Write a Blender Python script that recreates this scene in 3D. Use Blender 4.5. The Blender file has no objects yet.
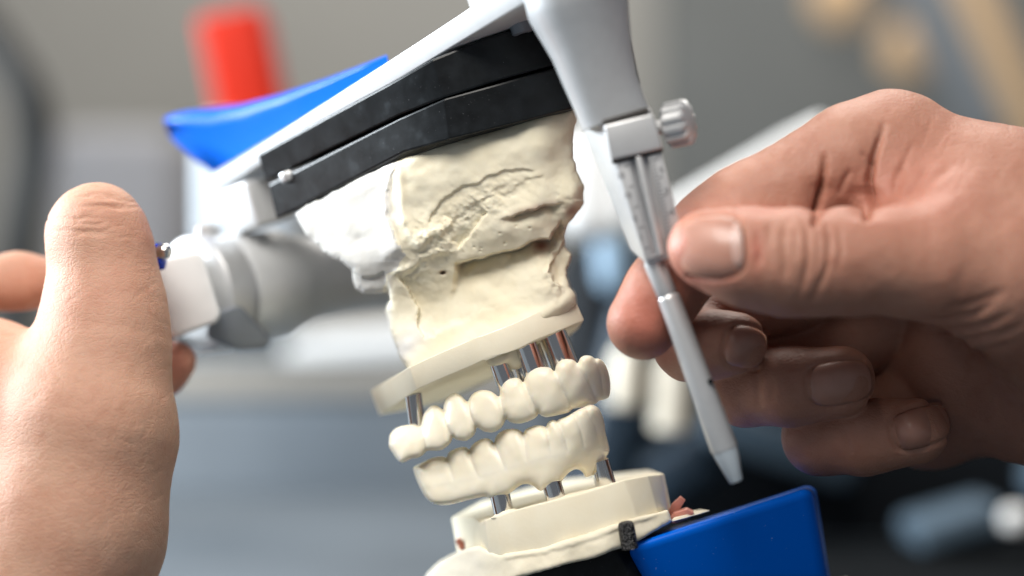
import bpy, bmesh, math, random
import numpy as np
from mathutils import Vector, Matrix
random.seed(7); RNG = np.random.default_rng(11)
C = bpy.context.scene
COL = C.collection

# ------------------------------------------------------------------ camera geometry
# working units are centimetres, written out in metres. x right, y away, z up; camera looks along +y.
DIST, PXCM, CX, CY = 45.0, 50.0, 512.0, 288.0
FPX = DIST * PXCM
def P(px, py, y):                      # point (cm) seen at picture position px,py with depth y behind the plane of focus
    k = (DIST + y) / FPX
    return np.array([(px - CX) * k, y, (CY - py) * k])
def PA(v):                             # (N,3) of px, py, depth*50  -> cm
    v = np.asarray(v, float); y = v[:, 2] / PXCM
    k = (DIST + y) / FPX
    return np.stack([(v[:, 0] - CX) * k, y, (CY - v[:, 1]) * k], 1)
S = 0.01
TH = math.radians(17.0)                # the articulator leans over by this much
R_ = np.array([math.cos(TH), 0, math.sin(TH)]); U_ = np.array([-math.sin(TH), 0, math.cos(TH)]); Y_ = np.array([0, 1.0, 0])
AZ = math.radians(52)
A_ = math.cos(AZ) * R_ - math.sin(AZ) * Y_       # towards the front of the articulator
T_ = math.sin(AZ) * R_ + math.cos(AZ) * Y_       # across it

# ------------------------------------------------------------------ object helpers
def base_of(parent):
    while parent is not None and parent.parent is not None: parent = parent.parent
    return np.array(parent.location) if parent is not None else np.zeros(3)
def link(name, me, mat=None, parent=None):
    o = bpy.data.objects.new(name, me); COL.objects.link(o)
    if mat is not None: me.materials.append(mat)
    if parent is not None: o.parent = parent
    return o
def tag(o, label, cat, group=None, kind=None):
    if label: o['label'] = label
    if cat: o['category'] = cat
    if group: o['group'] = group
    if kind: o['kind'] = kind
    return o
def thing(name, label, cat, at, group=None):
    o = bpy.data.objects.new(name, None); COL.objects.link(o)
    o.empty_display_size = 0.01
    o.location = Vector(np.asarray(at) * S)
    return tag(o, label, cat, group)
def mesh_obj(name, v, f, mat, parent=None, smooth=True, sharp=None, normals=None):
    """v in cm (world) -> one mesh object; without a parent its origin is put at the base of the mesh"""
    v = np.asarray(v, float) * S
    if parent is not None: off = base_of(parent)
    else:
        off = np.array([(v[:, 0].min() + v[:, 0].max()) / 2, (v[:, 1].min() + v[:, 1].max()) / 2, v[:, 2].min()])
    v = v - off
    me = bpy.data.meshes.new(name)
    if isinstance(f, np.ndarray):
        n = len(f); w = f.shape[1]
        me.vertices.add(len(v)); me.vertices.foreach_set('co', v.astype(np.float32).ravel())
        me.loops.add(n * w); me.loops.foreach_set('vertex_index', f.astype(np.int32).ravel())
        me.polygons.add(n); me.polygons.foreach_set('loop_start', np.arange(0, n * w, w, dtype=np.int32))
        me.update(calc_edges=True); me.validate()
    else:
        me.from_pydata([tuple(p) for p in v], [], f)
        bm = bmesh.new(); bm.from_mesh(me); bmesh.ops.recalc_face_normals(bm, faces=bm.faces); bm.to_mesh(me); bm.free()
    me.polygons.foreach_set('use_smooth', [smooth] * len(me.polygons))
    if smooth and sharp: me.set_sharp_from_angle(angle=math.radians(sharp))
    if normals is not None: me.normals_split_custom_set_from_vertices([tuple(q) for q in normals])
    o = link(name, me, mat, parent)
    if parent is None: o.location = Vector(off)
    return o
def bm_obj(name, bm, mat, parent=None, bevel=0, seg=3, sharp=38, min_angle=20):
    bmesh.ops.recalc_face_normals(bm, faces=bm.faces)
    if bevel:
        ed = [e for e in bm.edges if len(e.link_faces) == 2 and math.degrees(e.calc_face_angle(0)) > min_angle]
        bmesh.ops.bevel(bm, geom=ed, offset=bevel, segments=seg, profile=0.5, affect='EDGES', clamp_overlap=True)
    bmesh.ops.recalc_face_normals(bm, faces=bm.faces)
    bm.verts.ensure_lookup_table()
    v = [tuple(x.co) for x in bm.verts]; bm.verts.index_update()
    f = [[x.index for x in q.verts] for q in bm.faces]; bm.free()
    return mesh_obj(name, v, f, mat, parent, True, sharp)
def rings_bm(rings, caps=True, bm=None):
    """closed tube through rings of points (cm)"""
    bm = bm or bmesh.new()
    vs = [[bm.verts.new(tuple(p)) for p in r] for r in rings]
    n = len(rings[0])
    for a, b in zip(vs[:-1], vs[1:]):
        for i in range(n): bm.faces.new((a[i], a[(i + 1) % n], b[(i + 1) % n], b[i]))
    if caps: bm.faces.new(vs[0][::-1]); bm.faces.new(vs[-1])
    return bm
def box_bm(c, ax, ay, az, bm=None):
    """box with centre c and half-axis vectors"""
    c, ax, ay, az = map(np.asarray, (c, ax, ay, az))
    q = [(-1, -1), (1, -1), (1, 1), (-1, 1)]
    return rings_bm([[c + i * ax + j * ay - az for i, j in q], [c + i * ax + j * ay + az for i, j in q]], True, bm)
def ortho(d):
    d = np.asarray(d, float); d = d / np.linalg.norm(d)
    a = np.cross(d, [0, 1, 0]); a = np.cross(d, [1, 0, 0]) if np.linalg.norm(a) < .1 else a
    a /= np.linalg.norm(a); return d, a, np.cross(d, a)
def lathe_bm(p0, d, prof, n=48, bm=None, knurl=0, kd=0):
    """prof: list of (t along d in cm, radius)"""
    d, a, b = ortho(d); p0 = np.asarray(p0, float); rings = []
    for t, r in prof:
        ring = []
        for i in range(n):
            g = 2 * math.pi * i / n
            rr = max(r, 1e-4) * (1 - (kd if knurl and (i * knurl // n) % 2 == 0 and False else 0))
            if knurl: rr *= 1 - kd * (0.5 + 0.5 * math.tanh(6 * math.cos(g * knurl)))
            ring.append(p0 + t * d + rr * (math.cos(g) * a + math.sin(g) * b))
        rings.append(ring)
    return rings_bm(rings, True, bm)
def tube_bm(pts, rad, n=16, bm=None):
    pts = [np.asarray(p, float) for p in pts]; rings = []
    for i, p in enumerate(pts):
        d = pts[min(i + 1, len(pts) - 1)] - pts[max(i - 1, 0)]
        d, a, b = ortho(d); r = rad[i] if hasattr(rad, '__len__') else rad
        rings.append([p + r * (math.cos(2 * math.pi * k / n) * a + math.sin(2 * math.pi * k / n) * b) for k in range(n)])
    return rings_bm(rings, True, bm)
def spline(pts, n):
    pts = [np.asarray(p, float) for p in pts]; out = []
    q = [2 * pts[0] - pts[1]] + pts + [2 * pts[-1] - pts[-2]]
    for i in range(len(pts) - 1):
        p0, p1, p2, p3 = q[i:i + 4]
        for k in range(n):
            t = k / n
            out.append(.5 * (2 * p1 + (p2 - p0) * t + (2 * p0 - 5 * p1 + 4 * p2 - p3) * t * t + (3 * p1 - p0 - 3 * p2 + p3) * t ** 3))
    out.append(pts[-1]); return out

# ------------------------------------------------------------------ implicit modelling (in px, py, depth*50 space)
class Field:
    def __init__(s, lo, hi, h):
        s.lo = np.array(lo, float); s.h = h
        s.n = np.ceil((np.array(hi) - s.lo) / h).astype(int) + 1
        s.ax = [s.lo[i] + h * np.arange(s.n[i]) for i in range(3)]
        s.D = np.full(s.n, 60.0, np.float32)
    def block(s, lo, hi):
        i0 = np.clip(np.floor((np.array(lo) - s.lo) / s.h).astype(int), 0, s.n); i1 = np.clip(np.ceil((np.array(hi) - s.lo) / s.h).astype(int) + 1, 0, s.n)
        sl = tuple(slice(a, b) for a, b in zip(i0, i1))
        g = [s.ax[k][sl[k]].astype(np.float32).reshape([-1 if q == k else 1 for q in range(3)]) for k in range(3)]
        return sl, g
    def put(s, sl, d, k):
        o = s.D[sl]
        if k > 0:
            h = np.maximum(k - np.abs(o - d), 0) / k
            s.D[sl] = np.minimum(o, d) - h * h * (k * .25)
        else: s.D[sl] = np.minimum(o, d)
    def cone(s, a, b, k=20):           # a, b = (x,y,z,r)
        a = np.array(a, float); b = np.array(b, float); m = max(a[3], b[3]) + k + 14
        sl, (x, y, z) = s.block(np.minimum(a, b)[:3] - m, np.maximum(a, b)[:3] + m)
        if s.D[sl].size: s.put(sl, cone_sdf(x, y, z, a, b), k)
    def chain(s, pts, k=14, kin=14):
        """a limb built on its own, then blended into what is there with k"""
        q = np.array(pts, float); m = q[:, 3].max() + max(k, kin) + 14
        sl, (x, y, z) = s.block(q[:, :3].min(0) - m, q[:, :3].max(0) + m)
        d = None
        for a, b in zip(q[:-1], q[1:]):
            e = cone_sdf(x, y, z, a, b)
            if d is None: d = e
            else:
                h = np.maximum(kin - np.abs(d - e), 0) / kin; d = np.minimum(d, e) - h * h * (kin * .25)
        s.put(sl, d, k)
    def ell(s, e, k=6, big=2.0):
        m = e.r.max() * 1.5 + k
        sl, (x, y, z) = s.block(e.c - m, e.c + m)
        s.put(sl, e(x, y, z), k)
    def mesh(s): return surface_nets(s.D, s.lo, s.h)
    def front(s, px, py, zlo=-1e9, zhi=1e9):
        """first surface met from the camera at px,py"""
        i = int(round((px - s.lo[0]) / s.h)); j = int(round((py - s.lo[1]) / s.h))
        if not (0 <= i < s.n[0] and 0 <= j < s.n[1]): return None
        col = s.D[i, j]; z = s.ax[2]
        ok = np.where((col < 0) & (z > zlo) & (z < zhi))[0]
        if not len(ok): return None
        k = ok[0]
        if k == 0: return z[0]
        t = col[k - 1] / (col[k - 1] - col[k] + 1e-9); return z[k - 1] + t * s.h
def cone_sdf(x, y, z, a, b):
    d = b[:3] - a[:3]; L2 = float(d @ d) + 1e-6
    t = np.clip(((x - a[0]) * d[0] + (y - a[1]) * d[1] + (z - a[2]) * d[2]) / L2, 0, 1)
    q = np.sqrt((x - a[0] - t * d[0]) ** 2 + (y - a[1] - t * d[1]) ** 2 + (z - a[2] - t * d[2]) ** 2)
    tt = t * t * (3 - 2 * t) * .35 + t * .65
    return q - (a[3] + (b[3] - a[3]) * tt)
class Ell:
    """superellipsoid: centre px,py,z; radii; roll in the picture, yaw about the vertical"""
    def __init__(s, c, r, roll=0, yaw=0, p=2.4):
        s.c = np.array(c, float); s.r = np.array(r, float); s.p = p
        a, w = math.radians(roll), math.radians(yaw)
        Rr = np.array([[math.cos(a), math.sin(a), 0], [-math.sin(a), math.cos(a), 0], [0, 0, 1]])
        Ry = np.array([[math.cos(w), 0, math.sin(w)], [0, 1, 0], [-math.sin(w), 0, math.cos(w)]])
        s.M = Ry @ Rr
    def __call__(s, x, y, z):
        x = x - s.c[0]; y = y - s.c[1]; z = z - s.c[2]; M = s.M
        u = np.abs(M[0, 0] * x + M[0, 1] * y + M[0, 2] * z) / s.r[0]
        v = np.abs(M[1, 0] * x + M[1, 1] * y + M[1, 2] * z) / s.r[1]
        w = np.abs(M[2, 0] * x + M[2, 1] * y + M[2, 2] * z) / s.r[2]
        q = (u ** s.p + v ** s.p + w ** s.p) ** (1 / s.p)
        return (q - 1) * s.r.min()
def surface_nets(D, lo, h):
    s = D < 0; n = np.array(D.shape)
    cnt = np.zeros(n - 1, np.int8); off = [(i, j, k) for i in (0, 1) for j in (0, 1) for k in (0, 1)]
    for i, j, k in off: cnt += s[i:n[0] - 1 + i, j:n[1] - 1 + j, k:n[2] - 1 + k]
    mixed = (cnt > 0) & (cnt < 8)
    ci = np.argwhere(mixed); idx = np.full(n - 1, -1, np.int32); idx[mixed] = np.arange(len(ci))
    pos = np.zeros((len(ci), 3)); num = np.zeros(len(ci))
    for a in off:
        for ax in range(3):
            if a[ax]: continue
            b = list(a); b[ax] = 1
            d0 = D[ci[:, 0] + a[0], ci[:, 1] + a[1], ci[:, 2] + a[2]]; d1 = D[ci[:, 0] + b[0], ci[:, 1] + b[1], ci[:, 2] + b[2]]
            c = (d0 < 0) != (d1 < 0); t = np.where(c, d0 / np.where(c, d0 - d1, 1), 0)
            p = np.tile(np.array(a, float), (len(ci), 1)); p[:, ax] += t
            pos += p * c[:, None]; num += c
    V = lo + h * (ci + pos / num[:, None])
    F = []
    for ax in range(3):
        b, c = (ax + 1) % 3, (ax + 2) % 3
        sa = [slice(None)] * 3; sb = [slice(None)] * 3; sa[ax] = slice(0, -1); sb[ax] = slice(1, None)
        e = np.argwhere(s[tuple(sa)] != s[tuple(sb)])
        e = e[(e[:, b] > 0) & (e[:, c] > 0) & (e[:, b] < n[b] - 1) & (e[:, c] < n[c] - 1)]
        q = []
        for db, dc in ((1, 1), (0, 1), (0, 0), (1, 0)):
            w = e.copy(); w[:, b] -= db; w[:, c] -= dc; q.append(idx[w[:, 0], w[:, 1], w[:, 2]])
        q = np.stack(q, 1); ins = s[e[:, 0], e[:, 1], e[:, 2]]
        q[~ins] = q[~ins][:, ::-1]; F.append(q)
    F = np.concatenate(F)
    return V, F
def vnormals(V, F):
    a = np.cross(V[F[:, 2]] - V[F[:, 0]], V[F[:, 3]] - V[F[:, 1]]) if F.shape[1] == 4 else np.cross(V[F[:, 1]] - V[F[:, 0]], V[F[:, 2]] - V[F[:, 0]])
    N = np.zeros_like(V)
    for k in range(F.shape[1]): np.add.at(N, F[:, k], a)
    return N / (np.linalg.norm(N, axis=1)[:, None] + 1e-12)
def relax(V, F, it=1, lam=.5):
    e = np.concatenate([F[:, [i, (i + 1) % F.shape[1]]] for i in range(F.shape[1])])
    for _ in range(it):
        A = np.zeros_like(V); c = np.zeros(len(V))
        np.add.at(A, e[:, 0], V[e[:, 1]]); np.add.at(A, e[:, 1], V[e[:, 0]])
        np.add.at(c, e[:, 0], 1); np.add.at(c, e[:, 1], 1)
        V = V + lam * (A / c[:, None] - V)
    return V
def seg_dist(x, y, pts):
    """distance, signed side (+ = right of the way in the picture) and arc position for a polyline"""
    best = np.full(x.shape, 1e9); side = np.zeros(x.shape); arc = np.zeros(x.shape); L = 0; tot = sum(math.dist(a, b) for a, b in zip(pts[:-1], pts[1:]))
    for (x0, y0), (x1, y1) in zip(pts[:-1], pts[1:]):
        dx, dy = x1 - x0, y1 - y0; l2 = dx * dx + dy * dy + 1e-9
        t = np.clip(((x - x0) * dx + (y - y0) * dy) / l2, 0, 1)
        d = np.hypot(x - x0 - t * dx, y - y0 - t * dy); m = d < best
        best = np.where(m, d, best); side = np.where(m, np.sign(dx * (y - y0) - dy * (x - x0)), side); arc = np.where(m, (L + t * math.sqrt(l2)) / tot, arc)
        L += math.sqrt(l2)
    return best, side, arc
def poly_sdf(x, y, pts):
    d = np.full(np.broadcast(x, y).shape, 1e9); ins = np.zeros(d.shape, bool); n = len(pts)
    for i in range(n):
        x0, y0 = pts[i]; x1, y1 = pts[(i + 1) % n]; dx, dy = x1 - x0, y1 - y0
        t = np.clip(((x - x0) * dx + (y - y0) * dy) / (dx * dx + dy * dy + 1e-9), 0, 1)
        d = np.minimum(d, np.hypot(x - x0 - t * dx, y - y0 - t * dy))
        c = ((y0 > y) != (y1 > y)) & (x < (x1 - x0) * (y - y0) / (y1 - y0 + 1e-12) + x0); ins ^= c
    return np.where(ins, -d, d)
def vnoise(x, y, seed, z=None):
    """value noise of two (or three) variables"""
    z = np.zeros_like(x) if z is None else z
    xi, yi, zi = np.floor(x).astype(np.int64), np.floor(y).astype(np.int64), np.floor(z).astype(np.int64)
    fx, fy, fz = x - xi, y - yi, z - zi; s3 = lambda t: t * t * (3 - 2 * t); fx, fy, fz = s3(fx), s3(fy), s3(fz)
    def hsh(a, b, c):
        v = (a * 374761393 + b * 668265263 + c * 2147483647 + seed * 974634) & 0xffffffff
        v = ((v ^ (v >> 13)) * 1274126177) & 0xffffffff; v = (v ^ (v >> 16)) & 0xffff
        return v / 32767.5 - 1
    r = 0
    for a in (0, 1):
        for b in (0, 1):
            for c in (0, 1):
                r = r + hsh(xi + a, yi + b, zi + c) * (fx if a else 1 - fx) * (fy if b else 1 - fy) * (fz if c else 1 - fz)
    return r
def fbm(x, y, seed, oct=4, z=None, gain=.5):
    r = 0; a = 1
    for i in range(oct):
        r = r + a * vnoise(x * 2 ** i, y * 2 ** i, seed + i, None if z is None else z * 2 ** i); a *= gain
    return r
def smooth_interp(X, xs, ys, sig):
    g = np.linspace(min(xs) - 3 * sig - 60, max(xs) + 3 * sig + 60, 2400); v = np.interp(g, xs, ys)
    n = int(3 * sig / (g[1] - g[0])) + 1; q = np.arange(-n, n + 1) * (g[1] - g[0]); kk = np.exp(-(q / sig) ** 2); kk /= kk.sum()
    return np.interp(X, g, np.convolve(np.pad(v, n, mode='edge'), kk, 'valid'))
sstep = lambda a, b, t: (lambda q: q * q * (3 - 2 * q))(np.clip((t - a) / (b - a), 0, 1))

# ------------------------------------------------------------------ materials
def new_mat(name):
    m = bpy.data.materials.new(name); m.use_nodes = True
    return m, m.node_tree.nodes, m.node_tree.links, m.node_tree.nodes['Principled BSDF']
def srgb(r, g, b): return tuple(((c / 255 + .055) / 1.055) ** 2.4 if c > 10 else c / 255 / 12.92 for c in (r, g, b)) + (1,)
def mat(name, col, rough=.5, metal=0, coat=0, sss=0, sssr=(1, .5, .3), ssss=.002, var=.0, varscale=300, bump=0, bscale=900, bdist=.0002, spec=.5, col2=None, trans=0, rvar=0):
    m, N, L, B = new_mat(name)
    B.inputs['Base Color'].default_value = col; B.inputs['Roughness'].default_value = rough; B.inputs['Metallic'].default_value = metal
    B.inputs['Coat Weight'].default_value = coat; B.inputs['Specular IOR Level'].default_value = spec
    B.inputs['Transmission Weight'].default_value = trans
    if sss:
        B.inputs['Subsurface Weight'].default_value = sss; B.inputs['Subsurface Radius'].default_value = sssr; B.inputs['Subsurface Scale'].default_value = ssss
    tc = N.new('ShaderNodeTexCoord')
    if var or rvar:
        n = N.new('ShaderNodeTexNoise'); n.inputs['Scale'].default_value = varscale; n.inputs['Detail'].default_value = 6; L.new(tc.outputs['Object'], n.inputs['Vector'])
        if var:
            mx = N.new('ShaderNodeMix'); mx.data_type = 'RGBA'; mx.inputs['A'].default_value = col
            c2 = col2 or tuple(c * (1 - var) for c in col[:3]) + (1,); mx.inputs['B'].default_value = c2
            rp = N.new('ShaderNodeMapRange'); rp.inputs['From Min'].default_value = .35; rp.inputs['From Max'].default_value = .68
            L.new(n.outputs['Fac'], rp.inputs['Value']); L.new(rp.outputs['Result'], mx.inputs['Factor']); L.new(mx.outputs['Result'], B.inputs['Base Color'])
        if rvar:
            rp = N.new('ShaderNodeMapRange'); rp.inputs['To Min'].default_value = rough - rvar; rp.inputs['To Max'].default_value = rough + rvar
            L.new(n.outputs['Fac'], rp.inputs['Value']); L.new(rp.outputs['Result'], B.inputs['Roughness'])
    if bump:
        n = N.new('ShaderNodeTexNoise'); n.inputs['Scale'].default_value = bscale; n.inputs['Detail'].default_value = 5; L.new(tc.outputs['Object'], n.inputs['Vector'])
        b = N.new('ShaderNodeBump'); b.inputs['Strength'].default_value = bump; b.inputs['Distance'].default_value = bdist
        L.new(n.outputs['Fac'], b.inputs['Height']); L.new(b.outputs['Normal'], B.inputs['Normal'])
    return m
def skin_mat(name, col, col2, red, rough=.5):
    m, N, L, B = new_mat(name)
    B.inputs['Roughness'].default_value = rough; B.inputs['Specular IOR Level'].default_value = .34
    B.inputs['Subsurface Weight'].default_value = .28; B.inputs['Subsurface Radius'].default_value = (1, .32, .16); B.inputs['Subsurface Scale'].default_value = .0014
    tc = N.new('ShaderNodeTexCoord')
    def noise(sc, det=4):
        n = N.new('ShaderNodeTexNoise'); n.inputs['Scale'].default_value = sc; n.inputs['Detail'].default_value = det; L.new(tc.outputs['Object'], n.inputs['Vector']); return n
    n1 = noise(70); n2 = noise(420, 6)
    mx = N.new('ShaderNodeMix'); mx.data_type = 'RGBA'; mx.inputs['A'].default_value = col; mx.inputs['B'].default_value = col2
    rp = N.new('ShaderNodeMapRange'); rp.inputs['From Min'].default_value = .36; rp.inputs['From Max'].default_value = .66; L.new(n1.outputs['Fac'], rp.inputs['Value']); L.new(rp.outputs['Result'], mx.inputs['Factor'])
    mx2 = N.new('ShaderNodeMix'); mx2.data_type = 'RGBA'; mx2.blend_type = 'MULTIPLY'; mx2.inputs['B'].default_value = (.84, .70, .64, 1)
    rp2 = N.new('ShaderNodeMapRange'); rp2.inputs['From Min'].default_value = .5; rp2.inputs['From Max'].default_value = .75; rp2.inputs['To Max'].default_value = .4
    L.new(n2.outputs['Fac'], rp2.inputs['Value']); L.new(rp2.outputs['Result'], mx2.inputs['Factor']); L.new(mx.outputs['Result'], mx2.inputs['A'])
    at = N.new('ShaderNodeAttribute'); at.attribute_name = 'flush'
    mx3 = N.new('ShaderNodeMix'); mx3.data_type = 'RGBA'; mx3.inputs['B'].default_value = red; L.new(at.outputs['Fac'], mx3.inputs['Factor']); L.new(mx2.outputs['Result'], mx3.inputs['A'])
    L.new(mx3.outputs['Result'], B.inputs['Base Color'])
    # fine skin relief: small plates between crossing furrows
    wob = noise(300, 3)
    vm = N.new('ShaderNodeVectorMath'); vm.operation = 'MULTIPLY_ADD'; vm.inputs[1].default_value = (.002, .002, .002); L.new(wob.outputs['Color'], vm.inputs[0]); L.new(tc.outputs['Object'], vm.inputs[2])
    v1 = N.new('ShaderNodeTexVoronoi'); v1.feature = 'DISTANCE_TO_EDGE'; v1.inputs['Scale'].default_value = 1150; L.new(vm.outputs['Vector'], v1.inputs['Vector'])
    mp = N.new('ShaderNodeMapping'); mp.inputs['Scale'].default_value = (.35, 1, 1.25); mp.inputs['Rotation'].default_value = (0, .25, 0); L.new(vm.outputs['Vector'], mp.inputs['Vector'])
    v2 = N.new('ShaderNodeTexVoronoi'); v2.feature = 'DISTANCE_TO_EDGE'; v2.inputs['Scale'].default_value = 620; L.new(mp.outputs['Vector'], v2.inputs['Vector'])
    c1 = N.new('ShaderNodeMapRange'); c1.inputs['From Max'].default_value = .18; L.new(v1.outputs['Distance'], c1.inputs['Value'])
    c2 = N.new('ShaderNodeMapRange'); c2.inputs['From Max'].default_value = .12; L.new(v2.outputs['Distance'], c2.inputs['Value'])
    ad = N.new('ShaderNodeMath'); ad.operation = 'ADD'; L.new(c1.outputs['Result'], ad.inputs[0]); L.new(c2.outputs['Result'], ad.inputs[1])
    n3 = noise(1500, 3); ad2 = N.new('ShaderNodeMath'); ad2.operation = 'ADD'; L.new(ad.outputs[0], ad2.inputs[0]); L.new(n3.outputs['Fac'], ad2.inputs[1])
    b = N.new('ShaderNodeBump'); b.inputs['Strength'].default_value = .28; b.inputs['Distance'].default_value = .00013
    L.new(ad2.outputs[0], b.inputs['Height']); L.new(b.outputs['Normal'], B.inputs['Normal'])
    return m
def plaster_mat(name, col, col2, red=None, white=None):
    m, N, L, B = new_mat(name)
    B.inputs['Roughness'].default_value = .82; B.inputs['Specular IOR Level'].default_value = .25
    B.inputs['Subsurface Weight'].default_value = .12; B.inputs['Subsurface Radius'].default_value = (1, .8, .5); B.inputs['Subsurface Scale'].default_value = .0012
    tc = N.new('ShaderNodeTexCoord')
    n1 = N.new('ShaderNodeTexNoise'); n1.inputs['Scale'].default_value = 160; n1.inputs['Detail'].default_value = 6; L.new(tc.outputs['Object'], n1.inputs['Vector'])
    mx = N.new('ShaderNodeMix'); mx.data_type = 'RGBA'; mx.inputs['A'].default_value = col; mx.inputs['B'].default_value = col2
    rp = N.new('ShaderNodeMapRange'); rp.inputs['From Min'].default_value = .4; rp.inputs['From Max'].default_value = .7; L.new(n1.outputs['Fac'], rp.inputs['Value']); L.new(rp.outputs['Result'], mx.inputs['Factor'])
    last = mx
    for nm, c in (('stain_shade', red), ('chalk', white)):
        if c:
            at = N.new('ShaderNodeAttribute'); at.attribute_name = nm
            q = N.new('ShaderNodeMix'); q.data_type = 'RGBA'; q.inputs['B'].default_value = c; L.new(at.outputs['Fac'], q.inputs['Factor']); L.new(last.outputs['Result'], q.inputs['A']); last = q
    L.new(last.outputs['Result'], B.inputs['Base Color'])
    n2 = N.new('ShaderNodeTexNoise'); n2.inputs['Scale'].default_value = 1400; n2.inputs['Detail'].default_value = 6; n2.inputs['Roughness'].default_value = .65; L.new(tc.outputs['Object'], n2.inputs['Vector'])
    v = N.new('ShaderNodeTexVoronoi'); v.inputs['Scale'].default_value = 330; v.inputs['Randomness'].default_value = 1; L.new(tc.outputs['Object'], v.inputs['Vector'])
    pit = N.new('ShaderNodeMapRange'); pit.inputs['From Max'].default_value = .06; pit.inputs['To Min'].default_value = -.9; pit.inputs['To Max'].default_value = 0; L.new(v.outputs['Distance'], pit.inputs['Value'])
    ad = N.new('ShaderNodeMath'); ad.operation = 'ADD'; L.new(n2.outputs['Fac'], ad.inputs[0]); L.new(pit.outputs['Result'], ad.inputs[1])
    b = N.new('ShaderNodeBump'); b.inputs['Strength'].default_value = .26; b.inputs['Distance'].default_value = .00014
    L.new(ad.outputs[0], b.inputs['Height']); L.new(b.outputs['Normal'], B.inputs['Normal'])
    return m
M = {}
M['alu'] = mat('satin_aluminium', (.60, .605, .61, 1), .38, .5, var=.06, varscale=400, bump=.08, bscale=2500, bdist=.0001)
M['alu_pale'] = mat('pale_anodised_aluminium', (.62, .63, .64, 1), .44, .3, var=.05, varscale=300, bump=.08, bscale=2500, bdist=.0001)
M['alu_light'] = mat('light_satin_aluminium', (.60, .605, .61, 1), .36, .45, var=.05, varscale=400, bump=.06, bscale=2500, bdist=.0001)
M['white_plastic'] = mat('white_plastic', (.80, .80, .79, 1), .45, var=.04, bump=.06, bscale=1500)
M['grey_metal'] = mat('dark_grey_metal', (.22, .24, .27, 1), .5, .4, var=.1)
M['blue'] = mat('blue_plastic', (.0, .115, .62, 1), .34, spec=.08, bump=.05, bscale=700, bdist=.0002, rvar=.05, varscale=250)
M['black'] = mat('black_plastic', (.005, .0058, .0066, 1), .34, spec=.24, var=.5, col2=(.010, .012, .014, 1), varscale=300, bump=.06, bscale=1200, bdist=.0001, rvar=.06)
def add_specks(m, scale, lo, hi, col, amount=1.0):
    """dust: small light specks over the base colour"""
    N, L = m.node_tree.nodes, m.node_tree.links; B = N['Principled BSDF']; src = B.inputs['Base Color'].links[0].from_socket if B.inputs['Base Color'].links else None
    tc = N.new('ShaderNodeTexCoord'); a = N.new('ShaderNodeTexNoise'); a.inputs['Scale'].default_value = scale; a.inputs['Detail'].default_value = 2; L.new(tc.outputs['Object'], a.inputs['Vector'])
    b = N.new('ShaderNodeTexNoise'); b.inputs['Scale'].default_value = scale / 12; L.new(tc.outputs['Object'], b.inputs['Vector'])
    rp = N.new('ShaderNodeMapRange'); rp.inputs['From Min'].default_value = lo; rp.inputs['From Max'].default_value = hi; L.new(a.outputs['Fac'], rp.inputs['Value'])
    rb = N.new('ShaderNodeMapRange'); rb.inputs['From Min'].default_value = .42; rb.inputs['From Max'].default_value = .62; rb.inputs['To Max'].default_value = amount; L.new(b.outputs['Fac'], rb.inputs['Value'])
    mu = N.new('ShaderNodeMath'); mu.operation = 'MULTIPLY'; L.new(rp.outputs['Result'], mu.inputs[0]); L.new(rb.outputs['Result'], mu.inputs[1])
    mx = N.new('ShaderNodeMix'); mx.data_type = 'RGBA'; mx.inputs['A'].default_value = B.inputs['Base Color'].default_value; mx.inputs['B'].default_value = col
    if src: L.new(src, mx.inputs['A'])
    L.new(mu.outputs[0], mx.inputs['Factor']); L.new(mx.outputs['Result'], B.inputs['Base Color'])
add_specks(M['black'], 2200, .70, .76, (.25, .26, .27, 1), .35); add_specks(M['black'], 300, .58, .80, (.05, .06, .07, 1), .5)
add_specks(M['blue'], 1500, .70, .76, (.25, .40, .75, 1), .5)
M['knurl'] = mat('dark_sparkling_metal', (.025, .025, .027, 1), .35, 1, bump=1, bscale=2200, bdist=.0008, var=.8, varscale=2600, col2=(.14, .14, .14, 1))
M['steel'] = mat('polished_cobalt_chrome', (.72, .70, .68, 1), .13, 1, rvar=.05, varscale=500, bump=.05, bscale=900, bdist=.0001)
M['mark'] = mat('engraved_grey', (.13, .13, .14, 1), .6)
M['gap_shade'] = mat('painted_gap_shade', (.03, .025, .022, 1), .7)
M['tip'] = mat('translucent_blue_tip', (.55, .62, .68, 1), .3, trans=.3)
M['plaster'] = plaster_mat('beige_plaster', (.79, .73, .57, 1), (.755, .68, .505, 1), (.30, .14, .10, 1), (.80, .79, .77, 1))
M['plaster_cast'] = plaster_mat('cream_cast_stone', (.80, .74, .59, 1), (.77, .70, .54, 1), (.30, .14, .10, 1), (.80, .79, .77, 1))
M['plaster_white'] = plaster_mat('white_plaster', (.60, .585, .55, 1), (.57, .55, .505, 1), (.30, .14, .10, 1), (.8, .79, .77, 1))
M['tooth'] = mat('cream_tooth_ceramic', (.85, .79, .65, 1), .38, sss=.4, sssr=(1, .75, .45), ssss=.0018, var=.08, varscale=140, col2=(.82, .745, .58, 1), bump=.03, bscale=800, bdist=.0002, spec=.4)
M['wax'] = mat('pink_wax', (.55, .22, .16, 1), .5, sss=.2, var=.2, varscale=500, bump=.4, bscale=700, bdist=.0004)
M['skin_l'] = skin_mat('pale_hand_skin', (.54, .32, .225, 1), (.495, .27, .185, 1), (.52, .20, .14, 1), .64)
M['skin_r'] = skin_mat('rosy_hand_skin', (.445, .226, .16, 1), (.40, .188, .13, 1), (.50, .13, .09, 1))
M['nail'] = mat('fingernail', (.46, .235, .175, 1), .36, coat=.12, sss=.3, ssss=.0012, var=.12, varscale=200, bump=.05, bscale=500, bdist=.0001)
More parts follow.
